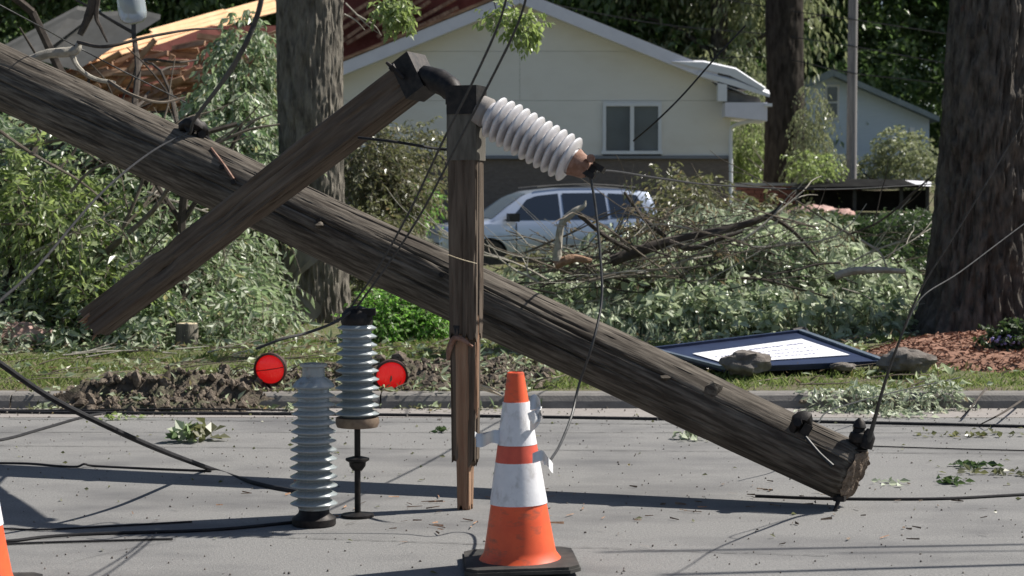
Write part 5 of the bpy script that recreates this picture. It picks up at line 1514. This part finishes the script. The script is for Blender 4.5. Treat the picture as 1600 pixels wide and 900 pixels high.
wire([at(298, 205, 9.28), at(240, 235, 7.9), at(160, 300, 6.4), at(60, 415, 5.6), at(0, 470, 5.2), at(-60, 530, 5)], .0045, 'cable', 'grey_rope', 'grey rope running down from the pole clamp to the left', 'rope')
wire([at(-30, -8, 9.4), at(60, 40, 9.8), at(118, 72, 10.6), at(190, 110, 10.6), at(290, 160, 11)], .004, 'wire', 'thin_wire', 'thin grey wire before the torn roof at top left', 'wire')
wire([at(1165, 40, 12), at(1120, 88, 12), at(1070, 145, 12), at(1028, 187, 12), at(990, 220, 12.5)], .006, 'cable', 'slanting_cable', 'dark cable slanting across the torn eave and window', 'cable')
wire([at(1357, 690, 7.66), at(1368, 650, 7.6), at(1385, 590, 7.4), at(1410, 520, 7.2), at(1440, 450, 7.0), at(1490, 370, 6.8), at(1560, 255, 6.6), at(1640, 120, 6.4)], [.011, .007, .004, .003, .003], 'wire', 'guy_wire', 'grey guy wire rising from the pole tip past the huge trunk', 'wire')
wire([at(1408, 525, 7.2), at(1440, 465, 7.3), at(1500, 425, 7.5), at(1600, 350, 7.8), at(1700, 280, 8)], .003, 'wire', 'guy_wire', 'thin wire branching right from the guy wire before the huge trunk', 'wire')
wire([at(700, 398, 7.55), at(720, 405, 7.55), at(745, 412, 7.55)], .002, 'pale_wood', 'straw', 'thin pale straw caught on the upright timber', 'straw')
wire([at(1235, 650, 8.6), at(1275, 662, 9), at(1300, 640, 10), at(1400, 612, 11.2), at(1500, 590, 12)], .004, 'wire', 'thin_wire', 'thin wire leaving the bracket near the pole tip', 'wire')
# overhead lines outside the view whose shadows fall across the road
sv = SUN / SUN.z
for i, (a, b, h, r) in enumerate((((980, 862), (1750, 848), 3.2, .014), ((1080, 897), (1750, 878), 2.6, .018), ((1350, 864), (1800, 858), 3.6, .009))):
    A_, B2 = gp(*a), gp(*b)
    d = (B2 - A_).normalized()
    P_ = [A_ - d * (.1 if i else .1), A_.lerp(B2, .5), B2 + d * 2]
    P_ = [q + sv * (h + (1.2 if k == 0 else 0)) for k, q in enumerate(P_)]
    wire(P_, r, 'cable', 'sagging_line', ('sagging overhead line above the right of the road, lowest', 'sagging overhead line above the right of the road, thickest', 'sagging overhead line above the right of the road, thinnest')[i], 'wire', sm=6)

# broken limb over the pole at top left
bl_ = thing('broken_limb', at(130, 110, 11), 'pale broken limb lying over the slanting pole at top left', 'branch')
limb(bl_, [at(45, 95, 10.6), at(75, 84, 10.6), at(115, 80, 10.6), at(124, 68, 10.6)], [.026, .028, .03, .018], M['twig_pale'], 'branch', 8)
limb(bl_, [at(112, 85, 10.6), at(122, 105, 10.6), at(145, 122, 10.6), at(180, 130, 10.6)], [.018, .014, .012], M['twig_pale'], 'branch', 7)
limb(bl_, [at(170, 127, 10.6), at(205, 148, 10.3), at(250, 160, 10.4), at(290, 152, 10.5)], [.011, .009, .006], M['twig'], 'branch', 6)
limb(bl_, [at(122, 66, 10.6), at(165, 73, 10.3), at(230, 58, 10.4), at(300, 46, 10.6), at(345, 45, 10.8)], [.012, .010, .008, .004], M['twig_dark'], 'branch', 6)
limb(bl_, [at(40, 96, 10.6), at(56, 108, 10.6), at(64, 122, 10.1)], [.02, .02, .02], M['twig_dark'], 'branch', 6)
hb = thing('dark_hanging_branch', at(155, 30, 14), 'thin dark branch hanging in front of the grey roof slab', 'branch')
limb(hb, [at(160, -40, 14), at(150, 20, 14), at(158, 45, 14), at(168, 66, 14)], [.03, .02, .012, .008], M['twig_dark'], 'branch', 6)
limb(hb, [at(150, -30, 14), at(140, 20, 14), at(125, 55, 14)], [.04, .035, .025], M['twig_dark'], 'branch', 6)

# street lamp bowl at the top edge
lc = at(207, 18, 9.0)
sl_ = thing('street_lamp', None, 'clear glass street lamp bowl hanging at the top left', 'street lamp', mtx=Matrix.Translation(lc) @ Matrix.Rotation(R(-8), 4, 'Y'))
s9 = 9.0 / FPX
mb = MB(); mb.lathe([(.028, -.060), (.050, -.053), (.066, -.035), (.071, -.01), (.070, .05), (.064, .12), (.056, .16)], 36, cap=True); mb.build('glass_bowl', M['glass'], sl_, True, False)
mb = MB(); mb.lathe([(.062, .155), (.075, .16), (.075, .20), (.05, .26), (.03, .3)], 28); mb.build('lamp_head', M['greyroof'], sl_, True, False)
mb = MB(); mb.tube([(0, 0, .28), (-.05, .02, .45), (-.4, .1, .6), (-1.6, .3, .55), (-3.0, .5, .2)], .025, 10, 5); mb.build('lamp_arm', M['greyroof'], sl_, True, False)
mb = MB(); mb.lathe([(.012, .02), (.026, .03), (.026, .12), (.014, .15)], 16); mb.build('bulb', M['trim'], sl_, True, False)

# ------------------------------------------------------------------ debris on the road and verge
def leafpile(px, py, rxm, n, label, mm, seed, h=.02, ll=.05, lw=.016, group='leaf clumps on the road', name='leaf_clump'):
    rg = np.random.default_rng(seed)
    c = gp(px, py)
    P = np.stack([c.x + rg.normal(0, rxm / 2, n), c.y + rg.normal(0, .05, n), np.abs(rg.normal(0, h, n)) + .006], 1)
    D = rg.normal(0, 1, (n, 3)); D[:, 2] = np.abs(D[:, 2]) * (.8 if h > .03 else .15)
    V, F = leafquads(P - np.array([c.x, c.y, 0]), D, ll * rg.uniform(.6, 1.2, n), lw * rg.uniform(.7, 1.2, n), rg)
    o = npmesh(name, V, F, M[mm]); o.location = (c.x, c.y, 0)
    return tag(o, label, None, None, 'stuff')
leafpile(288, 690, .06, 40, 'green leaf clump on the road left of the grey insulators', 'leaf_maple', 1, .04, .09, .03)
leafpile(322, 690, .05, 16, 'dark folded leaf clump beside the green one on the road', 'leaf_olive', 2, .05, .1, .035)
leafpile(1080, 686, .08, 34, 'small grey green leaf clump on the road under the slanting pole', 'leaf_willow', 3, .03, .07, .02)
leafpile(1520, 682, .32, 40, 'long thin strip of dry leaves on the road at far right', 'leaf_olive', 4, .008)
leafpile(1525, 730, .12, 40, 'dark flat leaf clump on the road right of the pole tip', 'leaf_hedge', 5, .01)
leafpile(1550, 742, .2, 36, 'loose scattered leaves below the dark flat clump', 'leaf_olive', 6, .006)
leafpile(1490, 755, .07, 24, 'small dark leaf clump on the road near the pole tip', 'leaf_hedge', 7, .01)
leafpile(1395, 757, .06, 12, 'few pale leaf scraps on the road just right of the pole tip', 'leaf_willow', 8, .006)
leafpile(182, 656, .1, 24, 'pale green leaf clump on the road below the soil spill', 'leaf_yel', 9, .015)
leafpile(690, 674, .04, 14, 'dark leaf scrap on the road left of the upright timber', 'leaf_hedge', 10, .01)
leafpile(1400, 652, .25, 60, 'thin leafy scraps in the gutter above the pole tip', 'leaf_willow', 12, .015)
rg = np.random.default_rng(77)
n = 420
P = np.stack([rg.uniform(-4.2, 4.2, n), rg.uniform(6.2, 11.6, n) , np.full(n, .006)], 1)
k = rg.random(n) < (P[:, 1] - 5.6) / 6
P = P[k]
D = rg.normal(0, 1, (len(P), 3)); D[:, 2] = np.abs(D[:, 2]) * .15
V, F = leafquads(P, D, .028 * rg.uniform(.4, 1.4, len(P)), .008, rg)
tag(npmesh('leaf_litter', V, F, M['leaf_olive']), 'single leaf scraps sprinkled over the asphalt', kind='stuff')
P = np.stack([rg.uniform(-4.2, 4.2, 500), rg.uniform(11.0, 11.72, 500), np.full(500, .008)], 1)
V, F = rocks_np(P, rg.uniform(.002, .007, 500), 9)
tag(npmesh('gutter_grit', V, F, M['rock']), 'small grit and crumbs in the gutter', kind='stuff')
# leafy branch lying over the kerb on the right
kb = thing('kerb_branch', gp(1380, 640), 'leafy grey green branch lying over the kerb on the right', 'branch')
limb(kb, [at(1250, 628, 11.7), at(1330, 612, 11.9), at(1420, 632, 11.7), at(1480, 636, 11.6)], [.012, .012, .009, .004], M['twig'], 'branch', 6)
foliage(kb, [(at(1330, 630, 11.6).x, 11.62, .06, .28, .12, .05, 1), (at(1390, 634, 11.6).x, 11.6, .05, .3, .12, .04, 1), (at(1465, 630, 11.7).x, 11.7, .08, .12, .1, .06, .8)], 170, .16, 8, .055, .011, M['leaf_willow'], M['twig'], 91, floor=lambda x, y: np.where(y < YK, 0.0, .1), droop=.5, hang=.4, twr=.002)
for i, (a, b, c_, d_, lab) in enumerate(((1540, 612, 1500, 655, 'dark stick lying over the kerb at far right'), (1600, 628, 1530, 664, 'longest dark stick angled over the gutter at far right'))):
    wire([at(a, b, 11.9) + Vector((0, 0, .02)), gp((a + c_) / 2, (b + d_) / 2, .09), gp(c_, d_, .01)], [.008, .006, .003], 'twig_dark', 'stick', lab, 'stick', 6, 4)
# sticks and roots in the soil
rg = random.Random(21)
mb = MB()
for i in range(60):
    x, y = rg.uniform(-3.0, .6), rg.uniform(11.9, 13.2)
    z = float(dirt_z(np.array([[x]]), np.array([[y]]))[0, 0]) + .01
    a = rg.uniform(-.6, .6); l_ = rg.uniform(.05, .22)
    p0 = Vector((x, y, max(z, .1))); mb.tube([p0, p0 + Vector((math.cos(a) * l_ * .5, math.sin(a) * l_ * .5, rg.uniform(0, .05))), p0 + Vector((math.cos(a) * l_, math.sin(a) * l_, rg.uniform(0, .04)))], [.005, .004, .002], 4, 2)
tag(mb.build('roots_and_sticks', M['twig'], None, True), 'thin sticks and torn roots poking from the upturned soil', kind='stuff')
mb = MB()
for i in range(26):
    px, py = rg.uniform(60, 420), rg.uniform(520, 560)
    p0 = gp(px, py, .2); a = rg.uniform(-.7, .7); l_ = rg.uniform(.08, .35)
    mb.tube([p0 + Vector((0, 0, .01)), p0 + Vector((math.cos(a) * l_, math.sin(a) * l_ * .4, rg.uniform(.0, .08)))], [.008, .003], 4)
tag(mb.build('pale_sticks', M['twig_pale'], None, True), 'pale broken sticks scattered in front of the fallen maple', kind='stuff')
# cut stump among the leaves
cs = thing('cut_stump', at(295, 530, 14.6), 'pale topped cut log standing among the leaves at left', 'log')
c = at(292, 525, 14.6)
mb = MB(); mb.tube([c + Vector((0, 0, -.12)), c + Vector((0, 0, .10))], [.10, .09], 16, 0, jit=.05); mb.build('bark', M['bark'], cs, True)
mb = MB(); mb.lathe([(.085, .0), (.083, .006), (.001, .009)], 16, Matrix.Translation(c + Vector((0, 0, .10)))); mb.build('cut_face', M['pale_wood'], cs, True)
# leaves, straw and grass tufts mixed into the upturned soil
rg = np.random.default_rng(88)
n = 6500
x = rg.uniform(-3.2, .7, n); y = rg.uniform(11.5, 14.4, n)
z = dirt_z(x[None], y[None])[0]
z = np.maximum(z, np.where(y < YK, 0, .1))
g, sp_ = dirt_mask(x, y)
k = (g + sp_ > .12) & (np.array([noise.noise(Vector((a * 2.2, b * 4, 5))) for a, b in zip(x, y)]) + rg.normal(0, .25, n) > -.05)
P = np.stack([x, y, z + .008], 1)[k]
D = rg.normal(0, 1, (len(P), 3)); D[:, 2] = np.abs(D[:, 2]) * .6
V, F = leafquads(P, D, .05 * rg.uniform(.4, 1.4, len(P)), .007 * rg.uniform(.5, 1.4, len(P)), rg)
tag(npmesh('soil_litter', V, F, M['leaf_olive']), 'dull leaf scraps and torn grass caught in the upturned soil', kind='stuff')
q = rg.random(len(P)) < .3
V, F = leafquads(P[q] + [.03, .02, .008], D[q][::-1], .07 * rg.uniform(.4, 1.4, q.sum()), .016 * rg.uniform(.5, 1.4, q.sum()), rg)
tag(npmesh('soil_leaves', V, F, M['leaf_pale']), 'pale torn leaves lying on the upturned soil', kind='stuff')
# splinters and grit knocked loose onto the asphalt
rg = np.random.default_rng(99)
def scatter_chips(name, n, cx, cy, sx, sy, ln, wd, m, label, seed):
    r_ = np.random.default_rng(seed)
    P = np.stack([cx + r_.normal(0, sx, n), cy + r_.normal(0, sy, n), np.full(n, .008)], 1)
    P = P[P[:, 1] < 11.1]
    V, F = shards(P, ln, wd, .06, seed)
    tag(npmesh(name, V, F, m), label, kind='stuff')
scatter_chips('wood_splinters', 70, pb.x, 7.6, .5, .35, .03, .004, M['fresh'], 'small wood splinters on the road round the upright timber', 3)
scatter_chips('bark_chips', 60, tip.x, 7.8, .5, .5, .02, .005, M['pole_end'], 'small bark chips on the road near the pole tip', 4)
n = 1500
P = np.stack([rg.uniform(-4.5, 4.5, n), rg.uniform(6, 11.1, n), np.full(n, .003)], 1)
V, F = rocks_np(P, rg.uniform(.0015, .005, n), 19)
tag(npmesh('road_grit', V, F, M['rock']), 'fine grit sprinkled over the asphalt', kind='stuff')
# fallen leaves and twigs all over the verge
rg = np.random.default_rng(123)
for nm, n, ll, lw, mm, lab in (('verge_leaves', 2600, .07, .018, 'leaf_pale', 'pale torn leaves strewn over the grass verge'), ('verge_scraps', 2200, .06, .012, 'leaf_wilt', 'brown leaf scraps and bits strewn over the grass verge')):
    x = rg.uniform(-5.2, 5.2, n); y = rg.uniform(11.9, 15.4, n)
    k = np.array([noise.noise(Vector((a * .9, b * 1.5, 9))) for a, b in zip(x, y)]) + rg.normal(0, .25, n) + (y - 13.6) * .16 > -.02
    k &= np.hypot((x - 4.6) / 1.9, (y - 14) / 1.25) > .97
    x, y = x[k], y[k]
    P = np.stack([x, y, tz(x, y) + .03 + .02 * rg.random(len(x))], 1)
    D = rg.normal(0, 1, (len(x), 3)); D[:, 2] = np.abs(D[:, 2]) * .5
    V, F = leafquads(P, D, ll * rg.uniform(.4, 1.4, len(x)), lw * rg.uniform(.6, 1.3, len(x)), rg)
    tag(npmesh(nm, V, F, M[mm]), lab, kind='stuff')
rgv = random.Random(31)
mb = MB()
for i in range(150):
    x, y = rgv.uniform(-5, 3), rgv.uniform(11.95, 15)
    p0 = Vector((x, y, tzf(x, y) + .025)); a = rgv.uniform(-.9, .9); l_ = rgv.uniform(.08, .5)
    p1 = p0 + Vector((math.cos(a) * l_ * .5, math.sin(a) * l_ * .5, rgv.uniform(0, .05))); p2 = p0 + Vector((math.cos(a + .3) * l_, math.sin(a + .3) * l_, rgv.uniform(0, .06)))
    mb.tube([p0, p1, p2], [.006, .004, .002], 4, 2)
tag(mb.build('verge_twigs', M['twig'], None, True), 'thin broken twigs strewn over the grass verge', kind='stuff')
